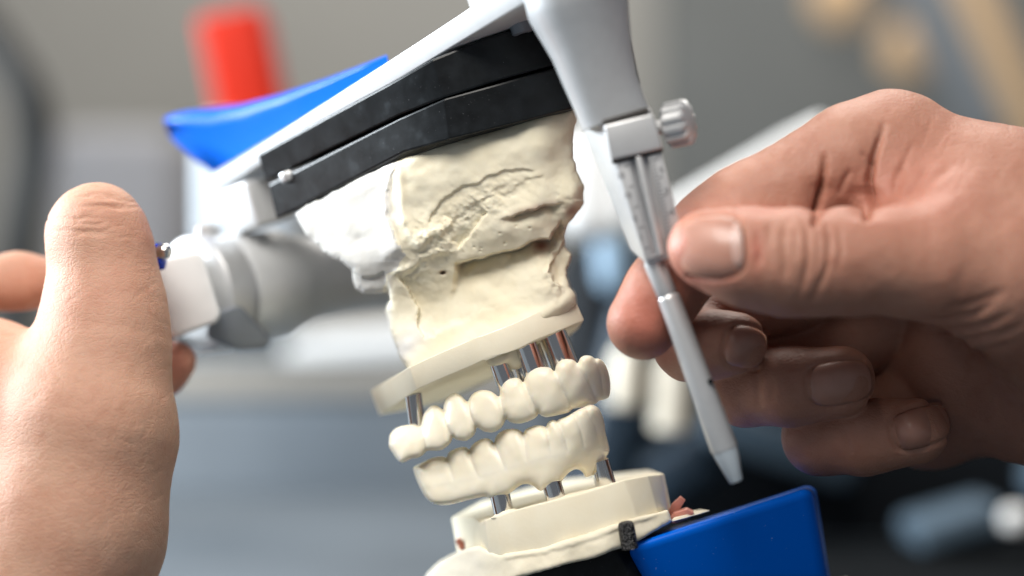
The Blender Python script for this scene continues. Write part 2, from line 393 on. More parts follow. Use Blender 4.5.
M['lunula_glare'] = mat('pale_nail_glare', (.50, .32, .27, 1), .35, coat=.1, sss=.3, ssss=.0012)

# ------------------------------------------------------------------ ARTICULATOR
art = thing('dental_articulator', 'silver dental articulator with blue wings, held tilted between two hands', 'articulator', P(560, 640, 2))
def prism_px(name, bottom, top, m, parent, bevel=.04, seg=3, **k):
    return bm_obj(name, rings_bm([[P(*p) for p in bottom], [P(*p) for p in top]]), m, parent, bevel, seg, **k)
def prism_vec(name, pts, vec, m, parent, bevel=.04, seg=3, **k):
    a = [P(*p) for p in pts]; return bm_obj(name, rings_bm([a, [q + np.asarray(vec) for q in a]]), m, parent, bevel, seg, **k)
# upper arm: a bar seen from its long near edge and from below
EL, EF = P(217, 190, 6.2), P(566, -22, -3.3)
arm_pts = [EL, EF, EF + T_ * 3.6, EL + T_ * 3.6]
thick = [U_ * .31, U_ * .55, U_ * .55, U_ * .31]
arm = bm_obj('upper_arm', rings_bm([arm_pts, [p + t for p, t in zip(arm_pts, thick)]]), M['alu_pale'], art, .04, 3)
# knob standing on the arm
bm_obj('clamp_knob', lathe_bm(P(484, 2, 2.2), U_, [(-.3, .3), (.5, .3), (.55, .42), (1.2, .42), (1.3, .3)], 32), M['white_plastic'], arm, 0)
# blue wing on the far side of the arm
wing_top = [(165, 122.5), (164.5, 119), (171, 115.5), (184, 112), (210, 109), (242, 104.5), (282, 94), (325, 79.5), (360, 66), (387, 55)]
wing_bot = [(166.5, 130), (171, 138), (181, 147.5), (195, 159), (213, 173), (240, 157), (280, 132), (325, 104), (360, 82), (388, 64)]
rings = []
for i, ((x0, y0), (x1, y1)) in enumerate(zip(wing_top, wing_bot)):
    t = i / (len(wing_top) - 1); yn = 6.45 - (x1 - 217) * .0272 if i else 6.6 + .6; d = (.5, .9, 1.1)[i] if i < 3 else 1.3
    q = lambda f: (x0 + (x1 - x0) * f, y0 + (y1 - y0) * f)
    bul = .42 * (1 - t) + .05
    prof = [(.0, d, 0), (.0, .30, 0), (.07, .09, 0), (.16, 0, 0), (.28, .03, 0), (.55, .03 + bul * .5, 0), (1.0, .05 + bul, 0), (1.0, d, 0)]
    rings.append([P(*q(f), yn + dd) for f, dd, _ in prof])
bm_obj('wing', rings_bm(rings), M['blue'], art, 0, sharp=70)
# two black mounting plates
pb = [(276, 219, 3.0), (404, 152.0, .1), (449, 139.5, -.6), (512, 124, -.6), (590, 104, -.35), (640, 84, 2.8), (560, 100, 7.0), (420, 160, 9.0)]
top_s = [(268, 184.5), (399, 118.5), (444, 98.5), (504, 82), (582, 60), (630, 40), (548, 60), (412, 122)]
prism_px('mounting_plate', pb, [(x, y, p[2]) for (x, y), p in zip(top_s, pb)], M['black'], art, .04, 2, sharp=14)
pa = [(265, 181, 3.1), (398.8, 116, .1), (444, 98, -.6), (500, 80.5, -.5), (578, 59, -.25), (630, 38, 2.8), (548, 58, 7.0), (410, 119, 9.0)]
ta = [(257, 154), (388, 84), (432, 59), (486, 37), (560, 17), (610, 0), (535, 22), (396, 82)]
prism_px('mounting_plate', pa, [(x, y, p[2]) for (x, y), p in zip(ta, pa)], M['black'], art, .05, 2, sharp=14)
bm_obj('locating_pin', box_bm(P(286, 176.5, 2.55), R_ * .10, U_ * .11, A_ * .10), M['alu'], art, .05, 2)
for (x, y, yy) in ((502, 45, .9), (522, 30, -.4)):
    bm_obj('socket_screw', lathe_bm(P(x, y, yy), -U_, [(-.2, .22), (.05, .22), (.08, .18), (.081, .1), (.0, .09)], 28), M['grey_metal'], arm, 0)

# incisal pin, nearer than the casts
YP = -2.6
def ring_px(l, r, y, dep, n=40, p=2.0):
    L, Rr = P(*l, y), P(*r, y); c = (L + Rr) / 2; a = (Rr - L) / 2; b = np.array([0, dep, 0]); out = []
    for i in range(n):
        g = 2 * math.pi * i / n; cg, sg = math.cos(g), math.sin(g)
        out.append(c + a * math.copysign(abs(cg) ** (2 / p), cg) + b * math.copysign(abs(sg) ** (2 / p), sg))
    return out
st = [((505, -52), (632, -92), 1.25), ((516, -20), (630, -52), 1.2), ((524, 2), (629, -22), 1.15), ((526.5, 12), (628.5, -8), 1.12), ((529, 21), (628.5, 2), 1.06), ((536, 33), (629.5, 16), .95), ((552, 60), (632, 46), .75), ((565, 90), (637, 74), .6), ((575, 112), (644, 95), .5), ((582, 131), (650, 110), .46)]
pin = bm_obj('incisal_pin', rings_bm([ring_px(l, r, YP, d) for l, r, d in st]), M['alu_light'], art, 0, sharp=60)
slt = [(575, 112, YP + .62), (602, 121, YP - .30), (651, 108, YP - .30), (650, 106, YP + .5)]
slb = [(630, 250, YP + .32), (648, 267, YP - .20), (671, 258, YP - .20), (668, 250, YP + .3)]
bm_obj('sleeve', rings_bm([[P(*p) for p in slb], [P(*p) for p in slt]]), M['alu_light'], pin, .05, 3)
# collar block; dark strips above and below it paint the shade of the slots
bm_obj('collar', rings_bm([[P(611, 160.5, YP + .1), P(663, 148.5, YP + .1), P(663, 148.5, YP - .52), P(611, 160.5, YP - .52)], [P(603.5, 125, YP + .1), P(653, 113, YP + .1), P(653, 113, YP - .52), P(603.5, 125, YP - .52)]]), M['alu_light'], pin, .05, 3)
bm_obj('gap_shade_strip', rings_bm([[P(602, 124.5, YP - .53), P(650, 112, YP - .53), P(648, 112, YP - .1), P(604, 124.5, YP - .1)], [P(602, 120.5, YP - .52), P(648, 107.5, YP - .52), P(646, 107, YP - .1), P(605, 120.5, YP - .1)]]), M['gap_shade'], pin, .01, 1)
bm_obj('gap_shade_strip', rings_bm([[P(612, 164, YP - .42), P(664, 151.5, YP - .42), P(664, 151.5, YP - .1), P(612, 164, YP - .1)], [P(612, 160, YP - .42), P(663, 148, YP - .42), P(663, 148, YP - .1), P(612, 160, YP - .1)]]), M['gap_shade'], pin, .01, 1)
# scale strips
def strip(x0, y0, x1, y1, w, y, h=.08):
    a, b = P(x0, y0, y), P(x1, y1, y); d = b - a; n = np.cross([0, 1, 0], d); n /= np.linalg.norm(n)
    return box_bm((a + b) / 2 + np.array([0, 0, 0]), d / 2, n * w / 2, np.array([0, h / 2, 0]))
bm_obj('scale_strip', strip(622, 160, 652, 258, .26, YP - .335), M['alu_light'], pin, .015, 2)
bm_obj('ridge', strip(638, 156, 661, 256, .13, YP - .36, .2), M['alu_light'], pin, .04, 3)
bm_obj('scale_strip', strip(654, 152, 676, 240, .27, YP - .335), M['alu_light'], pin, .015, 2)
bmk = bmesh.new()
for k in range(22):                   # ticks
    t = k / 21; w = .10 if k % 5 == 0 else .06
    a = P(634.5 + (656.5 - 634.5) * t, 164 + (250 - 164) * t, YP - .381); ax = P(1, 0, 0) - P(0, .245, 0); ax /= np.linalg.norm(ax)
    box_bm(a - ax * w, ax * w / 1, np.array([0, .002, 0]), np.cross(ax, [0, 1, 0]) * .011, bmk)
    a = P(650.0 + (668 - 650.0) * t, 161 + (236 - 161) * t, YP - .381)
    box_bm(a + ax * w * .8, ax * w / 1.2, np.array([0, .002, 0]), np.cross(ax, [0, 1, 0]) * .011, bmk)
bm_obj('scale_marking', bmk, M['mark'], pin, 0)
def digits(txt, px, py, y, size, name, parent, m, rot):
    cu = bpy.data.curves.new(name, 'FONT'); cu.body = txt; cu.size = size * S; cu.align_x = 'CENTER'; cu.align_y = 'CENTER'; cu.extrude = .00002
    t = bpy.data.objects.new(name, cu); COL.objects.link(t)
    dg = bpy.context.evaluated_depsgraph_get(); dg.update(); me = bpy.data.meshes.new_from_object(t.evaluated_get(dg)); bpy.data.objects.remove(t)
    X = Matrix.Translation(Vector(P(px, py, y) * S - base_of(parent))) @ Matrix.Rotation(rot, 4, 'Y') @ Matrix.Rotation(math.pi / 2, 4, 'X')
    me.transform(X); me.name = name; return link(name, me, m, parent)
for txt, px, py in (('20', 621, 176), ('10', 627.5, 196), ('0', 635, 219), ('1', 641, 238), ('5', 661.5, 170), ('0', 667, 191), ('5', 672.5, 212)):
    digits(txt, px, py, YP - .384, .15, 'scale_digit', pin, M['mark'], math.radians(-15 + 0))
# rod
d0, d1 = P(652, 258, YP), P(668, 296, YP); dv = d1 - d0
bm_obj('ferrule', lathe_bm(d0, dv, [(0, .16), (.1, .2), (np.linalg.norm(dv) - .06, .2), (np.linalg.norm(dv), .17)], 32), M['alu_light'], pin, 0)
r0, r1 = P(667.5, 294, YP), P(724.5, 449, YP); dv = r1 - r0; LL = np.linalg.norm(dv)
rod = bm_obj('rod', lathe_bm(r0, dv, [(0, .16), (.04, .2), (.10, .215), (LL * .5, .235), (LL - .02, .265), (LL + .02, .25)], 40), M['alu_light'], pin, 0)
bm_obj('rod_tip', lathe_bm(r1 + dv / LL * .021, dv, [(0, .245), (.1, .235), (.6, .135), (.64, .11)], 32), M['tip'], rod, 0)
bm_obj('rod_hole', lathe_bm(P(710.5, 381.5, YP - .222), [0, -1, 0], [(-.1, .05), (.02, .05), (.021, .02)], 20), M['black'], rod, 0)
# thumb screw
kd = P(700, 119.5, YP - .4) - P(664, 127.5, YP - .1); kl = np.linalg.norm(kd)
ts = bm_obj('thumb_screw', lathe_bm(P(666, 126.5, YP - .1), kd, [(0, .30), (.05, .40), (.09, .44), (.42, .44), (.47, .40), (.5, .3)], 168, knurl=12, kd=.17), M['alu_light'], pin, 0, sharp=28)
bm_obj('screw_neck', lathe_bm(P(652, 129, YP - .0), kd, [(0, .14), (.45, .14)], 24), M['alu_light'], ts, 0)

# hinge at the back
HA, HB = P(190, 296, 5.2), P(392, 268, 9.6); hd = HB - HA; hl = np.linalg.norm(hd); hd = hd / hl
hinge = bm_obj('hinge_barrel', lathe_bm(HA, hd, [(.9, 1.0), (1.0, 1.22), (1.1, 1.26), (2.5, 1.26), (2.62, 1.2), (3.4, .98), (4.6, .92), (hl + 1.4, .9)], 64), M['alu_pale'], art, 0, sharp=35)
bm_obj('hinge_ring', lathe_bm(HA, hd, [(.02, .9), (.08, 1.25), (.16, 1.33), (.72, 1.36), (.82, 1.33), (.9, 1.1)], 64), M['alu'], hinge, 0, sharp=40)
# lug under the ring
bm_obj('hinge_lug', rings_bm([[P(212, 312, 3.7), P(240, 305, 3.9), P(271, 338, 4.6), P(268, 349, 4.6), P(238, 351, 4.2), P(206, 337, 3.7)], [P(x, y, d + 1.6) for x, y, d in ((212, 312, 4.6), (240, 305, 4.9), (271, 338, 5.8), (268, 349, 5.8), (238, 351, 5.3), (206, 337, 4.6))]]), M['grey_metal'], hinge, .12, 3)
# bracket that carries the arm
bm_obj('bracket', box_bm(P(256, 205, 5.9), A_ * .62, T_ * .5, U_ * .52), M['alu_pale'], art, .08)
bm_obj('set_screw', lathe_bm(P(208, 232, 5.6), U_ + .3 * R_, [(-.6, .3), (.1, .3), (.2, .22)], 28), M['alu'], hinge, 0)
# white end block beside the thumb
wb = [(160, 259), (196, 250.5), (203, 256), (221.5, 314), (217, 322), (178, 337), (170, 331), (156, 268)]
blk = bm_obj('end_block', rings_bm([[P(x, y, 3.3) for x, y in wb], [P(x - 8, y + 3, 4.9) for x, y in wb]]), M['white_plastic'], hinge, .10, 4, min_angle=45)
bm_obj('end_block_slot', rings_bm([[P(x, y, 3.4) for x, y in ((150, 262), (162, 262), (173, 330), (160, 336))], [P(x, y, 4.6) for x, y in ((150, 262), (162, 262), (173, 330), (160, 336))]]), M['grey_metal'], hinge, .05)
bm_obj('lower_bracket', rings_bm([[P(x, y, 4.2) for x, y in ((140, 338), (172, 333), (178, 352), (142, 362))], [P(x + 6, y, 6.2) for x, y in ((140, 338), (172, 333), (178, 352), (142, 362))]]), M['alu_pale'], hinge, .1)
scr = bm_obj('adjusting_screw', lathe_bm(P(150, 255, 1.9), P(171, 250, 1.8) - P(150, 255, 1.9), [(0, .12), (.24, .15), (.30, .17), (.42, .15), (.48, .09), (.5, .03)], 28), M['steel'], hinge, 0, sharp=60)
M['foil'] = mat('crinkled_blue_foil', (.02, .06, .55, 1), .22, .8, bump=1, bscale=900, bdist=.001)
bm_obj('screw_sleeve', lathe_bm(P(150, 258, 2.05), P(166, 255, 2.0) - P(150, 258, 2.05), [(0, .2), (.04, .30), (.26, .29), (.31, .18)], 36, knurl=7, kd=.12), M['foil'], scr, 0)

# lower frame: black plate and blue incisal table
lb = [(440, 597, 2.8), (505, 577.5, -.1), (564, 560, -.55), (612, 545.5, -.5), (629, 541.5, -.3), (700, 520, 3.2), (560, 560, 6)]
lw = [(455, 650), (520, 632), (580, 615), (640, 598), (658, 592), (720, 570), (575, 610)]
prism_px('mounting_plate', [(x, y, p[2]) for (x, y), p in zip(lw, lb)], lb, M['black'], art, .05, 2)
tb = [(625, 546), (812, 486), (829, 592), (845, 660), (680, 660), (652, 596)]
bm_obj('incisal_table', rings_bm([[P(x, y, -.9 + .002 * (x - 626) + .008 * max(y - (545 - .31 * (x - 626)), 0)) for x, y in tb], [P(x + 3, y - 3, 2.2 + .002 * (x - 626)) for x, y in tb]]), M['blue'], art, .24, 5, min_angle=30)
bm_obj('table_foot', box_bm(P(838, 612, .2), R_ * .5, U_ * .55, Y_ * .8), M['black'], art, .08)
bm_obj('locking_screw', lathe_bm(P(630, 549, -1.25), P(625, 520, -1.25) - P(630, 549, -1.25), [(0, .165), (.3, .165), (.44, .162), (.52, .14), (.55, .08)], 36, knurl=14, kd=.07), M['knurl'], art, 0, sharp=60)

# ------------------------------------------------------------------ PLASTER CASTS
def set_attr(o, name, vals):
    a = o.data.attributes.new(name, 'FLOAT', 'POINT'); a.data.foreach_set('value', np.asarray(vals, np.float32))
def scarp(x, y, pts, h, w, L, fade=10):
    """low on the right-hand side of the way (picture sense), recovering over L"""
    d, s, arc = seg_dist(x, y, pts); tot = sum(math.dist(a, b) for a, b in zip(pts[:-1], pts[1:]))
    sd = d * s; f = np.clip(arc * tot / fade, 0, 1) * np.clip((1 - arc) * tot / fade, 0, 1); f = f * f * (3 - 2 * f)
    return h * f * sstep(-w, w, sd) * np.exp(-np.maximum(sd, 0) / L)
def blob2(x, y, cx, cy, rx, ry, rot=0):
    a = math.radians(rot); dx, dy = x - cx, y - cy; u = dx * math.cos(a) + dy * math.sin(a); v = -dx * math.sin(a) + dy * math.cos(a)
    return np.exp(-(u / rx) ** 2 - (v / ry) ** 2)
def relief_body(name, outline, zfront, zback, m, parent, h=1.25, k=14, rough=1.2, pad=6, it=1, attrs=None, zlo=None, split=None):
    o = np.array(outline, float); lo = o.min(0) - pad; hi = o.max(0) + pad
    xs = np.arange(lo[0], hi[0], h); ys = np.arange(lo[1], hi[1], h); X, Y = np.meshgrid(xs, ys, indexing='ij')
    d2 = poly_sdf(X, Y, outline) + rough * fbm(X / 9, Y / 9, 5, 3) + .5 * rough * fbm(X / 2.5, Y / 2.5, 9, 2)
    zf = zfront(X, Y, d2); inside = d2 < 3
    zlo = zf[inside].min() - 6 if zlo is None else zlo
    Fd = Field((lo[0], lo[1], zlo), (xs[-1], ys[-1], (zback(X, Y)[inside].max() + 8)), h)
    z = Fd.ax[2][None, None, :]
    n0, n1 = Fd.n[0], Fd.n[1]
    a = d2[:n0, :n1, None]; g = np.hypot(*np.gradient(zf, h))[:n0, :n1, None]
    b = (zf[:n0, :n1, None] - z) / np.sqrt(1 + np.minimum(g, 3) ** 2); c = z - zback(X, Y)[:n0, :n1, None]
    def smax(p, q, k): hh = np.maximum(k - np.abs(p - q), 0) / k; return np.maximum(p, q) + hh * hh * k * .25
    D = smax(smax(a, b, k), c, 10)
    Fd.D = np.full(Fd.n, 1.0, np.float32); Fd.D[:D.shape[0], :D.shape[1]] = D
    for ax in range(3):
        sl = [slice(None)] * 3; sl[ax] = 0; Fd.D[tuple(sl)] = 1; sl[ax] = -1; Fd.D[tuple(sl)] = 1
    V, F = Fd.mesh(); V = relax(V, F, it, .4)
    Wd = PA(V); WN = vnormals(Wd, F); c = V[F].mean(1); ob = None
    second = split[0](c[:, 0], c[:, 1]) if split else np.zeros(len(c), bool)
    for nm_, mt, sel in ((name, m, ~second),) + (((split[1], split[2], second),) if split else ()):
        u, inv = np.unique(F[sel], return_inverse=True)
        ob = mesh_obj(nm_, Wd[u], inv.reshape(-1, 4), mt, parent, normals=WN[u])
        for nm, fn in (attrs or {}).items(): set_attr(ob, nm, np.clip(fn(V[u, 0], V[u, 1], V[u, 2]), 0, 1))
    return ob

ucast = thing('plaster_cast', 'upper beige plaster cast with torn rough face hanging under the black plates', 'dental cast', P(480, 400, 2), 'plaster casts on the articulator')
body_out = [(296, 214), (306, 206), (330, 194), (360, 178), (384, 165), (397, 160), (414, 146), (450, 138), (500, 126), (536, 116), (560, 110), (574, 108), (577, 117), (574, 134), (573, 158), (578, 172), (584, 186), (583.5, 203), (576, 216), (568, 223), (565, 236), (564, 246), (572, 255), (569, 263), (566.5, 276), (570, 286), (574, 292), (577, 304), (560, 318), (520, 334), (470, 356), (424, 378), (409, 370), (398, 354), (391, 332), (386, 312), (389.5, 300), (387, 291.5), (376, 293), (364, 293.5), (355, 289), (353.5, 278), (352, 270), (344, 263), (329, 255), (318, 245), (307, 234), (301, 224)]
SEAM = [(398, 150), (397, 162), (388, 185), (387, 214), (396, 240), (405, 256), (396, 268), (386, 276), (383, 290), (380, 300)]
is_lump = lambda x, y: (x < np.interp(y + 2 * fbm(x / 6, y / 6, 301, 2), [p[1] for p in SEAM], [p[0] for p in SEAM]) + 1.2 * fbm(x / 4, y / 4, 302, 2)) & (y < 294)
TEAR = [(426, 226), (430, 219), (436, 208), (444, 199), (454, 191), (463, 186), (472, 185.5), (479, 183), (484, 179), (490, 176), (505, 171.5), (524, 169.5), (538, 171)]
TEAR2 = [(436, 240), (447, 226), (455, 219), (466, 209), (478, 203), (487, 196), (496, 193), (506, 194), (515, 188), (528, 180), (536, 176), (547, 177)]
FLAP = [(561, 218), (556, 229), (549, 240), (540, 240), (533, 241.5), (526, 244), (517, 248), (508, 250.5), (496, 254), (484, 257), (472, 260), (462, 263), (454, 262)]
WEDGE = [(566, 203), (556, 204.5), (546, 206), (530, 211), (514, 216), (500, 219.5)]
LEFTF = [(396, 278), (404, 284), (411, 290), (415, 298), (417, 312), (418, 326), (424, 340)]
SCOOP = [(567, 236), (559, 248), (551, 260), (550, 272), (556, 282), (567, 287)]
STEP = [(400, 372), (440, 353), (475, 338), (499, 330), (527, 318.5), (543, 315.5), (556, 307), (571, 297)]
def body_front(X, Y, d2):
    xs, ys = X + 2.4 * fbm(X / 7, Y / 7, 21, 3), Y + 2.4 * fbm(X / 7, Y / 7, 31, 3)
    xf, yf = X + 1.0 * fbm(X / 8, Y / 8, 121, 2) + .25 * (xs - X), Y + 1.0 * fbm(X / 8, Y / 8, 131, 2) + .25 * (ys - Y)
    z = smooth_interp(X, [290, 320, 350, 385, 400, 430, 480, 540, 590], [122, 90, 58, 26, 14, 2, -14, -18, -8], 14)
    z = z + scarp(xf, yf, SEAM[:6], -3.2, 1.5, 26, 10) + scarp(xf, yf, [(352, 271), (362, 277), (372, 276), (386, 272)], 5, 1.5, 26, 5)
    z = z + 5 * fbm(X / 60, Y / 60, 3, 2) + 1.6 * fbm(X / 24, Y / 16, 23, 2)
    # the block narrows to a neck above the slab
    z = z + smooth_interp(Y + .30 * (X - 480), [100, 225, 262, 285, 330, 360], [0, 0, 16, 21, 17, 8], 9)
    z = z + scarp(xf, yf, [p[::1] for p in TEAR], 3.4, 1.4, 40)
    z = z + scarp(xs, ys, TEAR2, 2, 2.2, 24)
    z = z + scarp(xf, yf, [(489, 211), (472, 231), (457, 250)], 8, 1.3, 12, 6)
    z = z - 8 * blob2(X, Y, 508, 232, 42, 19, -20)                       # the smooth flap stands out
    z = z + scarp(xf, yf, FLAP[::-1], 36, 1.2, 15, 8)
    z = z + scarp(xf, yf, WEDGE[::-1], 17, 1.2, 9, 18)
    z = z + scarp(xs, ys, LEFTF[::-1], 9, 1.6, 30, 8)
    z = z + scarp(xs, ys, SCOOP, -9, 2, 9, 8) + 6 * blob2(X, Y, 560, 270, 7, 15, 10)
    z = z - 14 * blob2(X, Y, 573, 193, 12, 22) + 9 * blob2(X, Y, 566, 150, 14, 30) - 4 * blob2(X, Y, 545, 150, 18, 16)
    # raised seam of the older plaster on the left
    for a, b, w, hh in (((398, 166), (404, 222), 5, 3), ((404, 222), (420, 246), 5, 3)):
        d, _, _ = seg_dist(X, Y, [a, b]); z = z - hh * np.exp(-(d / w) ** 2)
    # crumbs and ragged ridges round the tear
    rag = blob2(X, Y, 437, 244, 34, 26, -35) + blob2(X, Y, 480, 205, 45, 17, -25) + .6 * blob2(X, Y, 565, 200, 14, 30) + .5 * blob2(X, Y, 420, 285, 25, 14)
    rid = 1 - np.abs(fbm((X + .6 * Y) / 12, (Y - .5 * X) / 7, 44, 4)); z = z - 2.2 * np.minimum(rag, 1) * (rid - .75) - .8 * np.minimum(rag, 1) * fbm(X / 5, Y / 5, 61, 3)
    for cx, cy, rx, ry, hh in ((428, 236, 9, 5, -6), (440, 232, 6, 5, -6), (449, 228, 4, 8, -5), (436, 252, 12, 4, -4), (420, 262, 16, 4, -4), (404, 270, 12, 5, -5), (452, 256, 14, 8, 3), (415, 275, 14, 3, -3)):
        z = z + hh * blob2(xs, ys, cx, cy, rx, ry, -30)
    # top lip against the plate
    z = z + 4 * sstep(14, 0, -d2) * (Y < 200) - 2 * blob2(X, Y, 475, 140, 16, 5, -15)
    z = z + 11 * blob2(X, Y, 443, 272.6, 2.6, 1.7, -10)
    dd, _, _ = seg_dist(X, Y, STEP); z = z - 4.0 * np.exp(-(dd / 7) ** 2) * sstep(455, 520, X)
    for cx, cy in ((500, 233), (474, 247), (481, 248), (505, 243), (480, 251), (516, 226), (530, 228)): z = z + 2.5 * blob2(X, Y, cx, cy, 1.1, 1.0)
    return z + .25 * fbm(X / 8, Y / 8, 71, 2)
def stain_shade(x, y, z): return np.maximum(1.0 * blob2(x, y, 541, 246, 9, 6, -15), np.maximum(.8 * blob2(x, y, 571, 211, 8, 6, -30), .45 * blob2(x, y, 535, 208, 28, 4, -15))) + .7 * blob2(x, y, 443, 272.6, 3.4, 2.2)  # pigment patches; shade painted along the wedge groove and in the small hole
def chalk(x, y, z): return .9 * blob2(x, y, 407, 345, 11, 22, 40) + .7 * np.exp(-((x - 386) / 9) ** 2) * (y < 262) + .4 * np.exp(-((x - 389) / 3) ** 2) * (y > 275)
relief_body('mounting_plaster', body_out, body_front, lambda X, Y: 150 + 0 * X, M['plaster'], ucast, 1.2, 9, .8, attrs={'stain_shade': stain_shade, 'chalk': chalk}, split=(is_lump, 'white_plaster_lump', M['plaster_white']))
# slab: the trimmed base of the upper cast
sb = [(379, 415.5, 3.3), (395.5, 404.5, 1.9), (417, 389.5, .15), (445, 377, -.15), (473, 365.5, -.38), (484, 359.5, -.42), (492, 356.5, -.42), (506, 354, -.42), (521, 348.5, -.38), (537, 340, -.30), (560, 331, -.05), (584.5, 320.5, .35), (579, 328, 2.6), (545, 354, 5), (440, 404, 6)]
stp = [(370, 391), (387, 380), (409, 367), (437, 354), (465, 342), (474, 337.5), (482, 335.5), (497, 330), (512, 324), (527, 317), (549, 307), (573, 295), (570, 300), (540, 325), (430, 378)]
prism_px('cast_base', sb, [(x, y, p[2] + .02) for (x, y), p in zip(stp, sb)], M['plaster_cast'], ucast, .035, 2, min_angle=25)
def post(parent, x0, y0, x1, y1, w, y, name='abutment', wl=None):
    a, b = P(x0, y0, y), P(x1, y1, y); d = b - a; L = np.linalg.norm(d); r = w / 2 / PXCM
    return bm_obj(name, lathe_bm(a, d, [(0, r * .96), (L * .3, r * .98), (L * .8, r), (L * .95, r), (L, r * .9)], 40), M['steel'], parent, 0, sharp=40)
post(ucast, 413, 394, 418.5, 434, 17.5, 1.15); post(ucast, 498, 361, 511, 396, 20, .0); post(ucast, 516, 354, 529, 392, 15, .4)
post(ucast, 524, 341, 540, 386, 23, -.1); post(ucast, 549, 326, 568, 376, 30, .35); post(ucast, 538, 338, 552, 376, 13, .8)
# plaster left round two of the posts
Fd = Field((480, 340, -60), (540, 380, 60), 1.0)
for c, r, ro in (((500, 359.5, -2), (13, 6, 12), 20), ((514, 360, 6), (10, 9, 12), -30), ((524, 353, 8), (9, 10, 12), -40), ((494, 355, 0), (8, 6, 10), 10), ((508, 352, 4), (14, 6, 12), 17)): Fd.ell(Ell(c, r, -ro, 0, 2.2), 5)
V, F = Fd.mesh(); V = relax(V, F, 2); V = V + vnormals(V, F) * 0 + .5 * np.stack([fbm(V[:, 0] / 5, V[:, 1] / 5, 7, 2, V[:, 2] / 5)] * 3, 1)
mesh_obj('plaster_residue', PA(V), F, M['plaster_cast'], ucast)

lcast = thing('plaster_cast', 'lower cream plaster cast with three metal posts on the bottom black plate', 'dental cast', P(560, 575, 1), 'plaster casts on the articulator')
ct = [(451, 517.5, 3.0), (472, 518, 1.2), (480, 525, .35), (484.5, 519.5, -.05), (497, 515.5, -.35), (514, 509.5, -.6), (545, 502, -.85), (580, 493.5, -.95), (600, 487, -.9), (624, 479, -.75), (648, 475, -.4), (660.5, 474, .1), (664, 473, 1.2), (650, 470, 4.5), (560, 480, 6), (480, 502, 5)]
cb = [(458, 556, 3.0), (474, 560, 1.4), (486, 566, .4), (490, 566, -.05), (501, 566, -.4), (520, 562, -.7), (552, 553, -.95), (588, 541, -1.05), (612, 533, -1.0), (640, 524, -.8), (660, 519, -.4), (668, 514, .1), (672, 512, 1.2), (660, 510, 4.5), (570, 520, 6), (490, 545, 5)]
prism_px('cast_base', cb, ct, M['plaster_cast'], lcast, .045, 3, min_angle=16)
low_out = [(418, 590), (428, 573), (440, 562), (456, 553), (468, 548), (480, 546), (490, 551), (502, 554), (530, 550), (560, 542), (600, 529), (640, 516), (668, 510), (672, 521), (640, 540), (625, 546), (600, 556), (560, 566), (510, 580), (490, 592)]
def low_front(X, Y, d2):
    z = smooth_interp(X, [420, 450, 480, 510, 560, 610, 680], [112, 60, 8, -33, -54, -55, -24], 10) - .16 * (Y - np.interp(X, [480, 660], [556, 514]))
    z = z + scarp(X, Y + fbm(X / 7, Y / 7, 3, 2), [(668, 512), (628, 526), (590, 540), (545, 553), (500, 560)], -2, 2, 60, 8)
    return z + 2.5 * fbm(X / 26, Y / 26, 8, 2) + .25 * fbm(X / 6, Y / 6, 18, 2)
relief_body('mounting_plaster', low_out, low_front, lambda X, Y: 200 + 0 * X, M['plaster_cast'], lcast, 1.2, 5, .4, attrs={'stain_shade': lambda x, y, z: 0 * x, 'chalk': lambda x, y, z: .25 * sstep(505, 470, x)})
prism_px('plaster_rim', [(672, 522, -.1), (700, 514, .4), (710, 511, .6), (704, 511, 1.6), (680, 514, 1.6)], [(672, 519, -.1), (692, 513, .4), (709, 510, .6), (702, 509.5, 1.6), (680, 512, 1.6)], M['plaster_cast'], lcast, .01, 1)
post(lcast, 498, 487, 505, 517, 20.5, -.06); post(lcast, 549.5, 476, 558, 506, 20, -.38); post(lcast, 599, 461, 607.5, 491, 21, .22)
# little plaster collars round the posts
Fd = Field((480, 470, -70), (630, 530, 30), 1.0)
for c, r in (((505, 514.5, -6), (15, 3.5, 14)), ((558, 503, -22), (14, 3.5, 14)), ((607.5, 488.5, 6), (15, 4, 14))): Fd.ell(Ell(c, r, -17, 0, 2.2), 4)
V, F = Fd.mesh(); V = V + 1.0 * np.stack([fbm(V[:, 0] / 6, V[:, 1] / 6, 7, 3, V[:, 2] / 6)] * 3, 1)
lab = np.digitize(V[F].mean(1)[:, 0], [530, 582])
for k in range(3):
    f = F[lab == k]; u, inv = np.unique(f, return_inverse=True)
    mesh_obj('plaster_collar', PA(V[u]), inv.reshape(f.shape), M['plaster_cast'], lcast)

